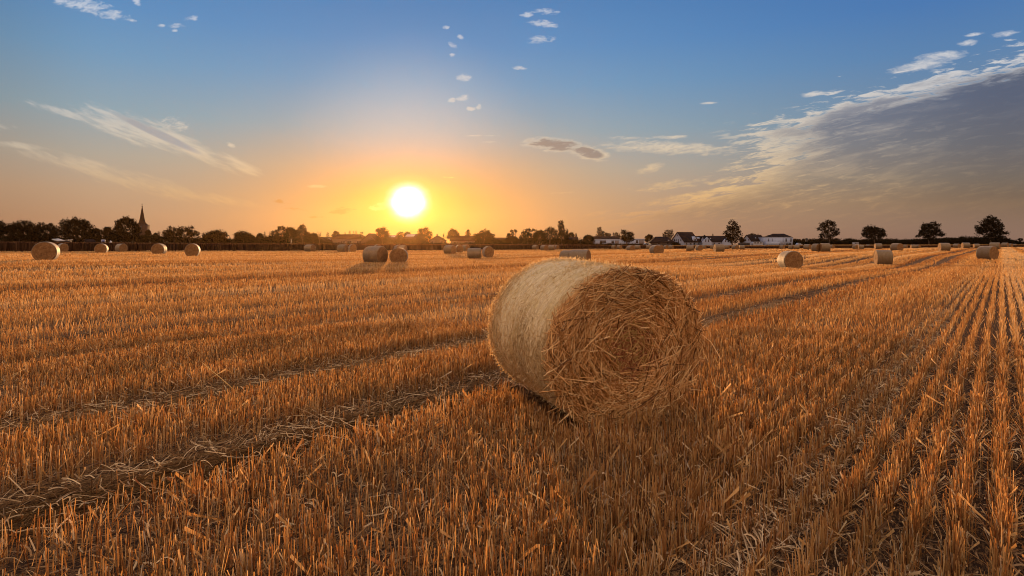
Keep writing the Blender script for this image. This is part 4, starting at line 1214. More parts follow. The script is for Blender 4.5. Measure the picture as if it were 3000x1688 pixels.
tree('broad_tree', 'low round tree at the right foot of the tall pointed tree', 300, 2166, 2180, 695, 'round', group=G2)
tree('broad_tree', 'dark tree behind the roof of the house left of the modern white one', 345, 2190, 2224, 685, 'bush', lobes=[(2204, 690, 10, 6), (2214, 694, 10, 6), (2194, 692, 6, 4)], group=G2)
# lone trees on the right
tree('lone_tree', 'lone tree with ragged arms and many light holes, leftmost of the four', T_R, 2393, 2460, 646, 'oak', trunk_x=2427, dens=.85,
     lobes=[(2428, 655, 17, 9), (2412, 661, 13, 8), (2443, 658, 9, 7), (2400, 671, 7, 5), (2424, 672, 18, 9), (2446, 674, 13, 7), (2416, 684, 12, 8), (2452, 684, 8, 6), (2440, 688, 10, 7), (2410, 690, 9, 6), (2428, 694, 10, 6), (2405, 697, 5, 4)], group=G3)
tree('lone_tree', 'lone low round dome-shaped tree, second of the four', T_R, 2526, 2599, 660.6, 'round', trunk_x=2562,
     lobes=[(2556, 672, 22, 11), (2566, 678, 24, 12), (2540, 680, 13, 10), (2582, 682, 13, 10), (2534, 688, 9, 6), (2560, 692, 20, 9), (2590, 689, 8, 4), (2544, 695, 9, 5), (2580, 693, 8, 4)], group=G3)
tree('lone_tree', 'lone wide spreading tree with drooping sides, third of the four', T_R, 2680, 2768, 649, 'oak', trunk_x=2722,
     lobes=[(2735, 657, 13, 7), (2716, 664, 16, 9), (2745, 661, 8, 5), (2707, 658, 5, 3.5), (2726, 673, 24, 11), (2700, 674, 9, 6), (2750, 675, 8, 6), (2720, 686, 24, 9), (2748, 686, 14, 7), (2698, 686, 9, 7), (2760, 689, 8, 4), (2688, 692, 7, 4), (2722, 697, 16, 6)], group=G3)
tree('lone_tree', 'largest lone tree, broad and heavy, with a low arm reaching right', 262, 2855, 2956, 631.6, 'oak', trunk_x=2903,
     lobes=[(2902, 642, 16, 9), (2886, 653, 16, 11), (2918, 652, 14, 11), (2902, 662, 24, 14), (2930, 664, 11, 11), (2866, 670, 9, 9), (2880, 672, 16, 11), (2926, 680, 14, 11), (2905, 682, 20, 12), (2868, 684, 9, 5), (2948, 683, 7, 5), (2912, 696, 20, 10), (2890, 694, 8, 5)], group=G3)
tree('bush', 'sloping dark thicket at the right foot of the largest lone tree', 275, 2928, 2966, 692, 'bush', lobes=[(2938, 702, 12, 11), (2950, 706, 10, 8), (2958, 711, 8, 5), (2926, 704, 12, 10)], group='hedge bushes on the right', cat='bush')
tree('conifer', 'faint small conifer right of the sloping thicket', 420, 2961, 2972, 703, 'conifer', group=G3)
tree('slender_tree', 'tiny fan-shaped tree alone near the right end', 420, 2982, 2997, 697, 'round', lobes=[(2989, 702, 6, 4.5), (2985, 702, 3, 3), (2993, 702, 3, 3), (2989, 708, 3, 3)], group=G3)


# ------------------------------------------------------------------ far woods and hedge bands on the right
def hedge(name, label, cat, dist, pts, per, leaf, mat, seed):
    """a leafy mass whose top follows photo points (px, py)"""
    r = np.random.default_rng(seed); s = dist / F
    pts = np.array(pts, float)
    n = int((pts[-1, 0] - pts[0, 0]) * per)
    px = r.uniform(pts[0, 0], pts[-1, 0], n)
    top = np.interp(px, pts[:, 0], pts[:, 1]) + 1.6 * np.sin(px * .35) * np.sin(px * .093) + 1.1 * np.sin(px * .81 + 1)
    zt = CAM_H + (HOR - top) * s
    f_ = r.random(n) ** .6
    c = np.stack([(px - CX) * s, dist + r.uniform(0, 6, n) - 3 * f_, np.maximum(zt, .5) * f_], -1)
    c = np.repeat(c, 4, 0) + r.normal(0, leaf * .6, (n * 4, 3)); c[:, 2] = np.maximum(c[:, 2], .05)
    B = Batch(); B.add(leaf_quads(c, leaf, r.random(len(c))))
    return tag(B.build(name, mat), label, cat, kind='stuff')


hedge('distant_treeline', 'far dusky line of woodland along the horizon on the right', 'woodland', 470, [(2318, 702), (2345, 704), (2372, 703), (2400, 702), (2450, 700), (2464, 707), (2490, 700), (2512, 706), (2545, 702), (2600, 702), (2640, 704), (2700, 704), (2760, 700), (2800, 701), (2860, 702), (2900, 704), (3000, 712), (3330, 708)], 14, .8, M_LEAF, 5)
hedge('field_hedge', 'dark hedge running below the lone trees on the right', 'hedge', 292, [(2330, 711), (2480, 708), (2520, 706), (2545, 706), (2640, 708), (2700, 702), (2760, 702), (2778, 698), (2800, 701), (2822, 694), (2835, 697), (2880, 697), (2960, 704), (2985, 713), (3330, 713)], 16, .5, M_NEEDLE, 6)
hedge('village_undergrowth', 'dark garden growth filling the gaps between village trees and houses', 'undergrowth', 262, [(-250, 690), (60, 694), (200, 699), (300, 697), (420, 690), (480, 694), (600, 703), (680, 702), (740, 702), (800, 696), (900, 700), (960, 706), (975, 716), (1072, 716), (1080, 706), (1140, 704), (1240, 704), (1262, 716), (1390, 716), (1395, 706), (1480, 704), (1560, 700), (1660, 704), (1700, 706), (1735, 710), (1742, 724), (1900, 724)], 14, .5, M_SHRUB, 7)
# ------------------------------------------------------------------ buildings
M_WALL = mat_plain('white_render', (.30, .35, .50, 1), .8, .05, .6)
M_WALLC = mat_plain('backlit_white_render', (.10, .09, .105, 1), .85, .05, .6)  # white render with backlit dimness put into its colour, for houses near the sun
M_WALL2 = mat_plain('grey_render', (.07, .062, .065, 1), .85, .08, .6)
M_BRICK = mat_plain('dark_brick', (.025, .013, .014, 1), .85, .15, 2.0)
M_ROOF = mat_plain('dark_roof_tiles', (.014, .012, .016, 1), .95, .2, 2.0, .03)
M_ROOFR = mat_plain('brown_roof_tiles', (.040, .020, .016, 1), .95, .2, 2.0, .03)
M_GLASS = mat_plain('window_glass', (.03, .03, .04, 1), .15, .05, 1.0, .5)
M_FRAME = mat_plain('window_frame', (.22, .24, .32, 1), .6, .05)
M_DOOR = mat_plain('door_panel', (.16, .13, .13, 1), .6, .1)
M_METAL = mat_plain('grey_metal', (.35, .36, .38, 1), .35, .08, 1.0, .6)
M_SOLAR = mat_plain('solar_glass', (.30, .34, .42, 1), .12, .06, 1.0, .8)
M_DARK = mat_plain('dark_timber', (.035, .032, .038, 1), .7, .15)
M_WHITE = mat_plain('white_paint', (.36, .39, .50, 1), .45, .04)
M_BLUE = mat_plain('blue_paint', (.05, .09, .30, 1), .5, .08)
M_RUBBER = mat_plain('black_rubber', (.02, .02, .02, 1), .8, .1)


def window(parent, x0, x1, z0, z1, y, name='window', door=False):
    """frame standing 6 cm proud of the wall, pane set into it"""
    g = Geo(); t_ = .10
    g.box(x0, x0 + t_, y - .06, y + .05, z0, z1); g.box(x1 - t_, x1, y - .06, y + .05, z0, z1)
    g.box(x0 + t_, x1 - t_, y - .06, y + .05, z0, z0 + t_); g.box(x0 + t_, x1 - t_, y - .06, y + .05, z1 - t_, z1)
    if x1 - x0 > 1.6 and not door: g.box((x0 + x1) / 2 - .04, (x0 + x1) / 2 + .04, y - .055, y + .045, z0 + t_, z1 - t_)
    f = g.build(name, M_FRAME, parent)
    Geo().box(x0 + t_, x1 - t_, y - .03, y + .02, z0 + t_, z1 - t_).build('door_panel' if door else 'pane', M_DOOR if door else M_GLASS, f)
    return f


def gable_wall(parent, L, W, wh, rh, mat):
    """ridge along X; walls as one closed prism, gables at both ends"""
    g = Geo()
    sec = [(-W / 2, 0), (W / 2, 0), (W / 2, wh), (0, rh), (-W / 2, wh)]
    n = 5
    v = [(-L / 2, y, z) for y, z in sec] + [(L / 2, y, z) for y, z in sec]
    g.add(v, [(i, (i + 1) % n, n + (i + 1) % n, n + i) for i in range(n)])
    for x in (-L / 2, L / 2):
        g.add([(x, 0, wh * .5)] + [(x, y, z) for y, z in sec], (), [(0, 1 + i, 1 + (i + 1) % n) for i in range(n)])
    return g.build('wall', mat, parent)


def gable_roof(parent, L, W, wh, rh, mat, over=.5, thick=.22, name='roof'):
    g = Geo()
    k = (rh - wh) / (W / 2)
    for sg in (-1, 1):
        ye = sg * (W / 2 + over); ze = wh - k * over
        v = []
        for dz in (.03, .03 + thick):
            v += [(-L / 2 - over, 0, rh + dz), (L / 2 + over, 0, rh + dz), (L / 2 + over, ye, ze + dz), (-L / 2 - over, ye, ze + dz)]
        g.add(v, [(0, 1, 2, 3), (7, 6, 5, 4), (0, 4, 5, 1), (1, 5, 6, 2), (2, 6, 7, 3), (3, 7, 4, 0)])
    return g.build(name, mat, parent)


def hip_roof(parent, L, W, wh, rh, mat, over=.5, ridge=None, name='roof', x=0, y=0):
    rl = ridge if ridge is not None else max(L - W, .3)
    a, b = L / 2 + over, W / 2 + over
    v = [(-a + x, -b + y, wh), (a + x, -b + y, wh), (a + x, b + y, wh), (-a + x, b + y, wh), (-rl / 2 + x, y, rh), (rl / 2 + x, y, rh),
         (-a + x, -b + y, wh - .2), (a + x, -b + y, wh - .2), (a + x, b + y, wh - .2), (-a + x, b + y, wh - .2)]
    return Geo().add(v, [(0, 1, 5, 4), (2, 3, 4, 5), (0, 6, 7, 1), (1, 7, 8, 2), (2, 8, 9, 3), (3, 9, 6, 0), (9, 8, 7, 6)], [(1, 2, 5), (3, 0, 4)]).build(name, mat, parent)


def chimney(parent, x, y, z0, z1, w=.6, mat=None):
    g = Geo().box(x - w / 2, x + w / 2, y - w / 2, y + w / 2, z0, z1).box(x - w / 2 - .06, x + w / 2 + .06, y - w / 2 - .06, y + w / 2 + .06, z1 + .002, z1 + .12)
    return g.build('chimney', mat or M_BRICK, parent)


def site(name, label, cat, px, dist, rz=0.0, group=None):
    e = empty(name, ((px - CX) / F * dist, dist, 0), R(rz))
    return tag(e, label, cat, group)


def zpx(py, dist): return CAM_H + (HOR - py) * dist / F


GV = 'village houses beyond the crop'

# church
D = 430; s = D / F
e = site('church', 'church tower with a needle spire, dark against the dusk on the left', 'church', 416.5, D)
tw = 27 * s; ez = zpx(658, D); sz = zpx(607, D)
Geo().box(-tw / 2, tw / 2, -tw / 2, tw / 2, 0, ez).build('tower', M_BRICK, e)
g = Geo(); m = 8; a = np.linspace(0, 2 * np.pi, m, endpoint=False) + math.pi / 8
o_ = tw / 2 * 1.42
lv = [(o_ * 1.02, ez + .02), (o_ * .86, ez + 1.0 * s), (8.4 * s, zpx(651, D)), (6.0 * s, zpx(640, D)), (.25, sz)]
v = []
for i, (rr, z) in enumerate(lv):
    sqf = np.maximum(np.abs(np.cos(a)), np.abs(np.sin(a))) if i < 2 else np.ones(m)
    v += [(rr * .72 / (q_ if i < 2 else 1) * math.cos(t_) if i < 2 else rr * math.cos(t_), rr * .72 / (q_ if i < 2 else 1) * math.sin(t_) if i < 2 else rr * math.sin(t_), z) for t_, q_ in zip(a, sqf)]
q = [(i * m + k, i * m + (k + 1) % m, (i + 1) * m + (k + 1) % m, (i + 1) * m + k) for i in range(len(lv) - 1) for k in range(m)]
g.add(v, q, [])
sp = g.build('spire', M_ROOF, e)
g = Geo().tube([(0, 0, sz - .3), (0, 0, zpx(596, D))], [.10, .06], 6).box(-.75, .75, -.06, .06, zpx(600, D) - .08, zpx(600, D) + .10)
g.build('cross', M_DARK, sp)
aa = np.linspace(0, np.pi, 7); Geo().tube([(0, 0, sz + .55 - .45 * math.cos(t_)) for t_ in aa], [.02 + .42 * math.sin(t_) for t_ in aa], 10).build('ball', M_DARK, sp)
for k in (-1, 1): window(e, k * tw * .22 - .45, k * tw * .22 + .45, ez - 4.2, ez - 1.4, -tw / 2 - .02)


def gabled(label, px, dist, L, W, wh, rh, rz, wm, rm, wins=(), chim=(), name='house', cat='house', skylights=()):
    e = site(name, label, cat, px, dist, rz, GV)
    gable_wall(e, L, W, wh, rh, wm)
    rf = gable_roof(e, L, W, wh, rh, rm)
    for (x0, x1, z0, z1) in wins: window(e, x0, x1, z0, z1, -W / 2 - .01)
    for (x, z1) in chim: chimney(rf, x, 0, rh - .6, z1)
    k = (rh - wh) / (W / 2)
    for (x, f_, w, h) in skylights:                        # panes lying on the front roof slope
        y = -W / 2 * f_; z = rh - k * (W / 2) * f_
        y2 = y - h / math.hypot(1, k); z2 = z - h / math.hypot(1, k) * k
        nx = np.array([0, -k, 1]) / math.hypot(1, k) * .30
        v = [(x, y, z), (x + w, y, z), (x + w, y2, z2), (x, y2, z2)]
        v = [(a_, b_ + nx[1], c_ + nx[2]) for a_, b_, c_ in v]
        v += [(a_, b_ - nx[1] * .3, c_ - nx[2] * .3) for a_, b_, c_ in v]
        Geo().add(v, [(0, 1, 2, 3), (0, 4, 5, 1), (1, 5, 6, 2), (2, 6, 7, 3), (3, 7, 4, 0)]).build('solar_panel' if w > 1.5 else 'skylight', M_SOLAR, rf)
    return e, rf


# village, left to right
Dv = 300; sv = Dv / F
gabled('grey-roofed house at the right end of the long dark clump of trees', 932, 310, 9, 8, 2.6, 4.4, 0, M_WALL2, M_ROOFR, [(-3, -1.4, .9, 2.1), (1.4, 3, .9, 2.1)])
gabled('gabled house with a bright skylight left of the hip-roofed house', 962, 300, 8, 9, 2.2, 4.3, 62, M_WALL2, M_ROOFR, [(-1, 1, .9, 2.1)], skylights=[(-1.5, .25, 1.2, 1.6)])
e = site('house', 'long hip-roofed house with white wall panels left of the sun', 'house', 1026, Dv, 0, GV)
L_ = 92 * sv
Geo().box(-L_ / 2, L_ / 2, -4, 4, 0, zpx(699.5, Dv)).build('wall', M_WALLC, e)
hip_roof(e, L_, 8, zpx(699.0, Dv), zpx(686.5, Dv), M_ROOFR, .9, 64 * sv)
for x0 in (-L_ / 2 + 4.2, -.5, 4.4): window(e, x0, x0 + 2.4, .8, 2.6, -4.01)
Geo().box(-1.6, -.7, -4.06, -3.9, 0, 2.2).build('door', M_DOOR, e)
e, rf = gabled('dark half-hipped barn roof beside the tree left of the sun', 1090, 290, 6.2, 8, 2.6, 6.0, 78, M_WALL2, M_ROOF, [(-.6, .6, 1, 2)])
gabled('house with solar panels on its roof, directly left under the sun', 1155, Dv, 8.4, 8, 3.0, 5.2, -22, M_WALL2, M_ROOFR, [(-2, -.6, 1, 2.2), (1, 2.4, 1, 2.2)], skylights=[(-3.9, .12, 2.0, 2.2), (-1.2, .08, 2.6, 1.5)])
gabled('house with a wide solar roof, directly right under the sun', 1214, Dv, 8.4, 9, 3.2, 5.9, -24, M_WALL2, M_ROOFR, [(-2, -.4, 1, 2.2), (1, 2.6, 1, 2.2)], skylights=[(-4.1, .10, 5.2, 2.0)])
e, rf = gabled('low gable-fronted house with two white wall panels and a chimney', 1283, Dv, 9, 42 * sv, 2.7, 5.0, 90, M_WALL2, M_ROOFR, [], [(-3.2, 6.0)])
for x0, x1 in ((-3.4, -1.6), (1.1, 3.3)):
    w_ = Geo().box(-4.56, -4.50, x0, x1, .5, 2.9).build('wall_panel', M_WALLC, e)
    Geo().box(-4.60, -4.565, (x0 + x1) / 2 - .35, (x0 + x1) / 2 + .35, .9, 2.3).build('pane', M_GLASS, w_)
e, rf = gabled('long white bungalow behind the row of three bales', 1356, Dv, 67 * sv, 8, 2.7, 4.9, 0, M_WALLC, M_ROOFR, [(-4.4, -2.8, .9, 2.2), (1.5, 3.0, .9, 2.2), (3.6, 5.0, .9, 2.2)], [(-2, 5.6)])
gabled('low brown house with a long roof right of the wide triangular tree', 1455, 285, 58 * 285 / F, 8, 2.2, 3.9, 0, M_WALL2, M_ROOFR, [(-3.5, -2.4, .8, 1.8), (1.4, 2.4, .8, 1.8)])
e, rf = gabled('dark purple-brown house with a pale disc on its front', 1673, 290, 34 * 290 / F, 7, 2.3, 4.3, 0, M_WALL2, M_ROOF, [(-2.2, -1.0, .8, 1.9)])
aa = np.linspace(0, 2 * np.pi, 20, endpoint=False)
g = Geo(); g.poly_prism([(.9 + .42 * math.cos(t_), 1.7 + .42 * math.sin(t_)) for t_ in aa], -3.62, -3.5); g.build('disc', M_WHITE, e)
# flat-roofed white houses
D1 = 290; s1 = D1 / F


def flat_house(label, xl, xr, top, wins, doors, depth=8, rz=0, dist=D1, extra_roof=None):
    s_ = dist / F
    e = site('flat_house', label, 'house', (xl + xr) / 2, dist, rz, GV)
    W = (xr - xl) * s_; H = zpx(top, dist)
    Geo().box(-W / 2, W / 2, 0, depth, 0, H - .35).build('wall', M_WALL, e)
    rf = Geo().box(-W / 2 - .15, W / 2 + .15, -.15, depth + .15, H - .347, H).build('roof', M_WHITE, e)
    for (a, b, t_, u_) in wins: window(e, (a - (xl + xr) / 2) * s_, (b - (xl + xr) / 2) * s_, max(zpx(u_, dist), .05), zpx(t_, dist), -.01)
    for (a, b, t_) in doors: window(e, (a - (xl + xr) / 2) * s_, (b - (xl + xr) / 2) * s_, .03, zpx(t_, dist), -.01, 'door', True)
    return e, rf


e, rf = flat_house('flat-roofed white house with a wide dark window, left of the round tree', 1741.6, 1838, 700.6, [(1757, 1775.5, 704.5, 712), (1791, 1799, 705, 714.5)], [(1801, 1813, 704.6)])
e, rf = flat_house('flat-roofed white house end right of the round tree', 1842.7, 1888, 699.5, [(1862.5, 1870, 703.2, 713), (1862.5, 1870, 716.2, 718.6)], [(1872, 1886, 703.4)])
gabled('brown roofed house rising behind the left flat white house', 1776, 318, 70 * 318 / F, 8, 2.8, 4.9, 0, M_WALL2, M_ROOF)
tree('bush', 'small upright shrub before the wide window of the flat white house', 272, 1756, 1767, 708, 'tall', group='garden shrubs at the white houses', mat=M_SHRUB, cat='bush')
tree('bush', 'low spreading shrub before the flat white house front', 272, 1776, 1793, 713, 'bush', group='garden shrubs at the white houses', mat=M_SHRUB, cat='bush')
# dark hipped house
e = site('house', 'dark house with a large hipped roof left of the gabled white house', 'house', 1938, Dv, 0, GV)
Geo().box(-32 * sv, 32 * sv, -4, 5, 0, zpx(711, Dv)).build('wall', M_WALL2, e)
rf = hip_roof(e, 64 * sv, 9, zpx(711, Dv) + .01, zpx(693.5, Dv), M_ROOF, .6, 34 * sv, y=.5)
Geo().box(14.5 * sv, 18 * sv, -3.2, -2.7, zpx(705.5, Dv), zpx(703.3, Dv)).build('skylight', M_WHITE, rf)
for x0 in (-18, 8): window(e, x0 * sv, (x0 + 8) * sv, .8, 2.0, -4.01)
# big gabled white house
e, rf = gabled('gabled white house with a steep dark roof and a dormer, tallest of the white houses', 2006, Dv, 9.4, 9.4, 2.3, 6.9, 26, M_WALL, M_ROOF, [(-3.6, -2.6, .6, 1.6), (-1.0, .2, .6, 1.6), (1.4, 2.6, .6, 1.6)])
for (y0, y1, z0, z1) in ((-2.6, -1.7, 2.4, 3.6), (-.9, -.4, 2.4, 3.6), (.2, .9, 1.6, 3.6), (2.0, 2.7, 2.5, 3.4), (-.25, .3, 5.0, 5.9)):
    f_ = Geo().box(-4.78, -4.70, -y1, -y0, z0, z1).build('window', M_FRAME, e)
    Geo().box(-4.80, -4.785, -y1 + .08, -y0 - .08, z0 + .08, z1 - .08).build('pane', M_GLASS, f_)
dm = Geo(); dm.poly_prism([(1.3, 2.65), (3.7, 2.65), (3.5, 3.4), (2.5, 4.9), (1.5, 3.4)], -4.75, -1.4); dm = dm.build('dormer', M_WALL, e)
f_ = Geo().box(1.95, 3.05, -4.80, -4.755, 2.75, 3.5).build('window', M_GLASS, dm)
e, rf = gabled('low dark-roofed wing with a skylight between the gabled house and the long white one', 2043, 306, 6.0, 8, 2.2, 4.9, 4, M_WALL, M_ROOF, [(-2, -.8, .6, 1.7), (.6, 1.8, .6, 1.7)], skylights=[(-1.6, .25, 2.2, 1.1)])
# long white house with two gables
e, rf = gabled('long white house with two gables and a chimney, left of the tall pointed tree', 2092, Dv, 66 * sv, 8.6, 2.3, 4.95, 2, M_WALL, M_ROOF, [(-4.2, -3.4, .6, 1.6), (-2.0, -1.2, .5, 1.7), (.4, 1.4, .6, 1.6)], [(-5.0, 5.5)], skylights=[(-3.1, .45, .5, .7)])
for gx, gw, gh in ((-5.6, 4.8, 4.5), (4.6, 4.6, 4.5)):
    gg = Geo(); gg.poly_prism([(gx - gw / 2, 0), (gx + gw / 2, 0), (gx + gw / 2, 2.0), (gx, gh), (gx - gw / 2, 2.0)], -5.2, -4.31); gb = gg.build('gable', M_WALL, e)
    for dx_ in (-.9, .5):
        f_ = Geo().box(gx + dx_, gx + dx_ + .45, -5.26, -5.205, 2.0, 3.4).build('window', M_GLASS, gb)
# house left of the modern one
e, rf = gabled('white gabled house with a low dark roof running right, beside the modern white house', 2208, Dv, 9.2, 6.2, 2.4, 5.5, 24, M_WALL, M_ROOF, [(1.0, 2.0, .8, 1.8)], skylights=[(-.8, .45, .45, .6), (1.4, .5, .6, .5)])
for (y0, y1, z0, z1) in ((-1.6, -.4, 2.5, 3.6), (.9, 1.5, 2.7, 3.6)):
    f_ = Geo().box(-4.68, -4.60, -y1, -y0, z0, z1).build('window', M_FRAME, e)
    Geo().box(-4.70, -4.685, -y1 + .08, -y0 - .08, z0 + .08, z1 - .08).build('pane', M_GLASS, f_)
e, rf = gabled('low dark barn between the gabled house and the modern white house', 2236, 312, 5.2, 7, 2.6, 4.7, 0, M_DARK, M_ROOF)
# modern white house
e = site('modern_house', 'modern white cube house with tall dark windows and a lower flat block', 'house', 2284, D1, 0, GV)
W = 77.4 * s1; H = zpx(694.7, D1)
Geo().box(-W / 2, W / 2, 0, 9, 0, H - .25).build('wall', M_WALL, e)
Geo().box(-W / 2 - .12, W / 2 + .12, -.12, 9.1, H - .247, H).build('roof', M_WHITE, e)
Geo().box(-44.5 * s1, -6.6 * s1, -3.2, -.01, 0, zpx(708.3, D1)).build('low_block', M_WALL, e)
P_ = lambda px: (px - 2283.7) * s1
for (a_, b_, t_, u_, yy) in ((2250.1, 2252.8, 698.7, 707.2, 0), (2262.3, 2263.9, 698.7, 707.2, 0), (2293.3, 2294.8, 698.4, 708.3, 0), (2300.7, 2304.8, 698.4, 708.3, 0), (2314.8, 2318.9, 698.4, 708.3, 0),
                            (2302.3, 2317.3, 711.3, 718.6, 0), (2293.4, 2294.6, 711.5, 718.4, 0), (2279.5, 2281.3, 711.5, 718.4, 0), (2273.8, 2276, 713, 718.4, -3.2)):
    window(e, P_(a_), P_(b_), max(zpx(u_, D1), .05), zpx(t_, D1), yy - .01)
e = site('house', 'dark roofed house showing over the modern white cube house', 'house', 2286, 312, 0, GV)
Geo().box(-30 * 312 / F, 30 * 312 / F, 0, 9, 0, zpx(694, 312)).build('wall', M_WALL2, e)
hip_roof(e, 50 * 312 / F, 9, zpx(694, 312) + .01, zpx(684.3, 312), M_ROOF, .5, 33 * 312 / F, x=5 * 312 / F, y=4.5)
hip_roof(e, 22 * 312 / F, 7, zpx(694, 312) + .02, zpx(688.4, 312), M_ROOF, .3, 14 * 312 / F, name='roof', x=-19 * 312 / F, y=3.6)
# water tower / silo
Dm = 420
e = site('silo', 'dark block-shaped silo in the far treeline right of the modern house', 'silo', 2362.5, Dm)
rr = 3.3 * Dm / F
Geo().tube([(0, 0, 0), (0, 0, zpx(701, Dm))], [rr * .92, rr * .92], 14).build('silo_body', M_DARK, e)
Geo().tube([(0, 0, zpx(701, Dm) + .01), (0, 0, zpx(698.2, Dm))], [rr * 1.05, rr * 1.05], 14).build('silo_cap', M_DARK, e)

# small things at the far edge
Dq = 190; sq = Dq / F
e = site('signboard', 'blue sign board with a white surround on two posts below the left-hand trees', 'sign', 302.5, 175)
s_ = 175 / F
Geo().box(-6.2 * s_, 6.2 * s_, -.04, .04, zpx(709.5, 175), zpx(702.3, 175)).build('board', M_WHITE, e)
Geo().box(-4.2 * s_, 4.6 * s_, -.07, -.045, zpx(708.6, 175), zpx(704.2, 175)).build('panel', M_BLUE, e)
for x in (-5, 5): Geo().tube([(x * s_, .08, 0), (x * s_, .08, zpx(704, 175))], .05, 6).build('post', M_METAL, e)
# pale tarp-like low roof
e = site('shed', 'low shed with a sagging pale roof under the tallest left-hand tree', 'shed', 183, 190)
s_ = 190 / F
g = Geo()
prof = [(-23, 700.3), (-14, 703.2), (-6, 705.3), (2, 704.6), (12, 704.8), (20, 702.3)]
v = []
for (dx_, py) in prof:
    for y_, dz in ((-1.2, -.25), (-1.2, 0.0), (1.6, .18), (1.6, -.1)): v.append((dx_ * s_, y_, zpx(py, 190) + dz))
q = []
for i in range(len(prof) - 1):
    for k in range(4): q.append((i * 4 + k, i * 4 + (k + 1) % 4, (i + 1) * 4 + (k + 1) % 4, (i + 1) * 4 + k))
q += [(0, 1, 2, 3), (23, 22, 21, 20)]
g.add(v, q); g.build('roof', M_METAL, e)
Geo().box(-20 * s_, 18 * s_, -.9, 1.4, 0, zpx(707.2, 190)).build('wall', M_DARK, e)
gabled('small pale gable end peeping out under the left-hand trees', 260, 190, 2.4, 1.3, 1.9, 2.55, 75, M_WALL2, M_ROOF)
e = site('garden_dome', 'small pale rounded tent right of the blue sign board', 'tent', 324.5, 180)
aa = np.linspace(0, 1, 6)
Geo().tube([(0, 0, zpx(708, 180) - 1.0 + 1.35 * t_) for t_ in aa], [.40 * math.sqrt(max(1 - t_ * t_, .02)) for t_ in aa], 14).build('cover', M_WHITE, e, True)
Geo().tube([(0, 0, 0), (0, 0, zpx(708, 180) - 1.0)], [.40, .40], 14).build('skirt', M_WHITE, e)


def pole(name, label, px, dist, py_top, rad, mat, cat, arm=0.0):
    e = site(name, label, cat, px, dist)
    zt = zpx(py_top, dist)
    Geo().tube([(0, 0, 0), (0, 0, zt)], [rad, rad * .7], 7).build('shaft', mat, e)
    if arm:
        g = Geo()
        for k in range(3): g.box(-arm * (1 - .2 * k), arm * (1 - .2 * k), -.03, .03, zt - .25 - .4 * k, zt - .19 - .4 * k)
        g.build('crossarm', mat, e)
    else:
        Geo().tube([(0, 0, zt + .002), (0, 0, zt + .10)], [rad * 1.3, rad * .5], 7).build('cap', mat, e)
    return e


pole('mast', 'thin dark mast between two domed trees on the left', 672.3, 300, 692.5, .12, M_DARK, 'mast')
pole('post', 'white post standing before the long dark clump of trees', 853, 170, 701, .07, M_WHITE, 'post')
pole('antenna', 'roof aerial rising over the low dark barn', 2229.5, 309, 688, .05, M_DARK, 'aerial', .5)
pole('post', 'wooden post right of the black bush by the gabled house', 1994.3, 235, 713.5, .09, M_BRICK, 'post')
pole('post', 'pale short post at the foot of the tall pointed tree', 2146.5, 238, 705, .10, M_WALL2, 'post')


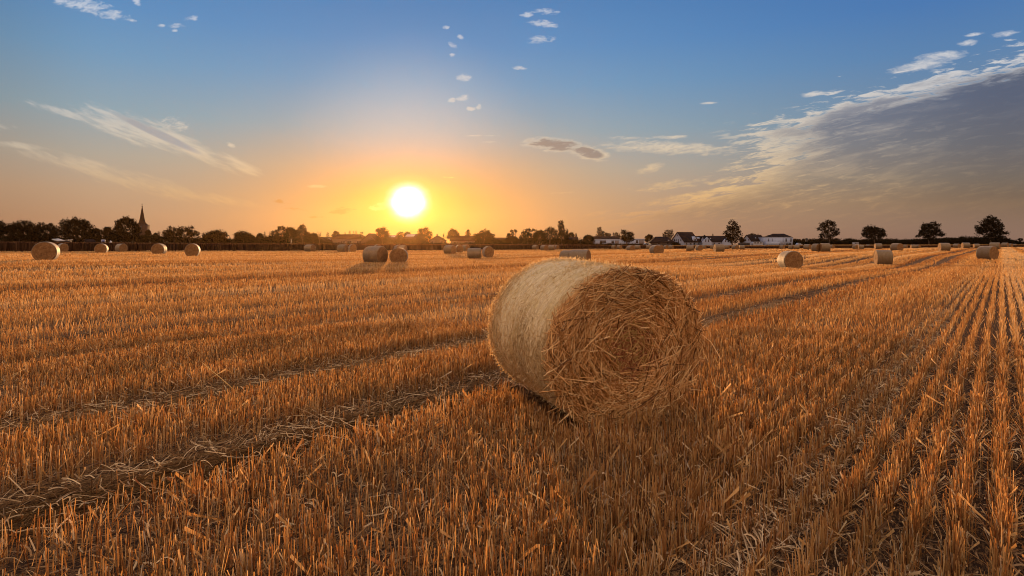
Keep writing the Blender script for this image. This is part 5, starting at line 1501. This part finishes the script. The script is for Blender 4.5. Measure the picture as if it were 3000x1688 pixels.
def car(name, label, px, dist, W, H, rz, body, cat, boxy=False):
    e = site(name, label, cat, px, dist, rz)
    hw = W / 2; D_ = .85
    if boxy: side_ = [(-hw, .45), (hw, .45), (hw, H * .55), (hw * .92, H), (-hw, H)]
    else: side_ = [(-hw, .35), (hw, .35), (hw, H * .52), (hw * .55, H * .60), (hw * .22, H * .98), (-hw * .55, H), (-hw * .92, H * .62), (-hw, H * .58)]
    g = Geo(); g.poly_prism(side_, -D_, D_); g.build('body', body, e)
    if boxy: ws = [(-hw * .75, -hw * .30), (-hw * .15, hw * .25), (hw * .40, hw * .78)]
    else: ws = [(-hw * .50, -hw * .16), (-hw * .10, hw * .20)]
    for a_, b_ in ws: Geo().box(a_, b_, -D_ - .015, -D_ + .03, H * .63, H * .88).build('window', M_GLASS, e)
    for x_ in ((-hw * .6, hw * .6) if not boxy else (-hw * .25, hw * .45)):
        aa = np.linspace(0, 2 * np.pi, 14, endpoint=False)
        g = Geo(); g.poly_prism([(x_ + .32 * math.cos(t_), .32 + .32 * math.sin(t_)) for t_ in aa], -D_ - .05, -D_ + .16); wl = g.build('wheel', M_RUBBER, e)
        g = Geo(); g.poly_prism([(x_ + .18 * math.cos(t_), .32 + .18 * math.sin(t_)) for t_ in aa], -D_ - .07, -D_ - .04); g.build('rim', M_METAL, wl)
    return e


M_CAR = mat_plain('dark_car_paint', (.06, .06, .08, 1), .25, .05, 1, .6)
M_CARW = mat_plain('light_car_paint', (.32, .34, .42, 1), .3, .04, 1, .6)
car('parked_car', 'light-topped car parked right of the flat white houses', 1896.5, 262, 3.3, 1.55, 0, M_CARW, 'car')
car('caravan', 'white caravan with dark windows left of the modern white house', 2218, 262, 4.3, 2.05, 0, M_CARW, 'caravan', True)
car('van', 'small white van parked by the hedge under the first lone trees', 2507, 270, 2.1, 1.75, 0, M_CARW, 'van', True)
car('parked_car', 'pale car roof catching light right of the modern white house', 2341, 272, 2.6, 1.5, 0, M_CARW, 'car')
e = site('garden_fence', 'dark board fence in front of the white gabled house', 'fence', 2180, 262, 0)
s_ = 262 / F
for x0 in np.arange(-17, 16.9, 4.25):
    Geo().box(x0 * s_ + .04, (x0 + 4.25) * s_ - .04, -.03, .03, .1, zpx(711.2, 262)).build('board_panel', M_DARK, e)
    Geo().box((x0 - .15) * s_, (x0 + .15) * s_, -.06, .06, 0, zpx(710.8, 262)).build('post', M_DARK, e)

# ------------------------------------------------------------------ air
m, t, out = material('haze_air')
pv = t.node('ShaderNodeVolumePrincipled')
pv.inputs['Color'].default_value = (1.0, .60, .25, 1); pv.inputs['Density'].default_value = 0.00004; pv.inputs['Anisotropy'].default_value = .86
t.put(out.inputs['Volume'], pv.outputs[0])
hz = Geo().box(-920, 920, -40, 650, -1.6, 33).build('haze', m)
tag(hz, 'thin warm evening haze over the field', 'haze', kind='stuff')
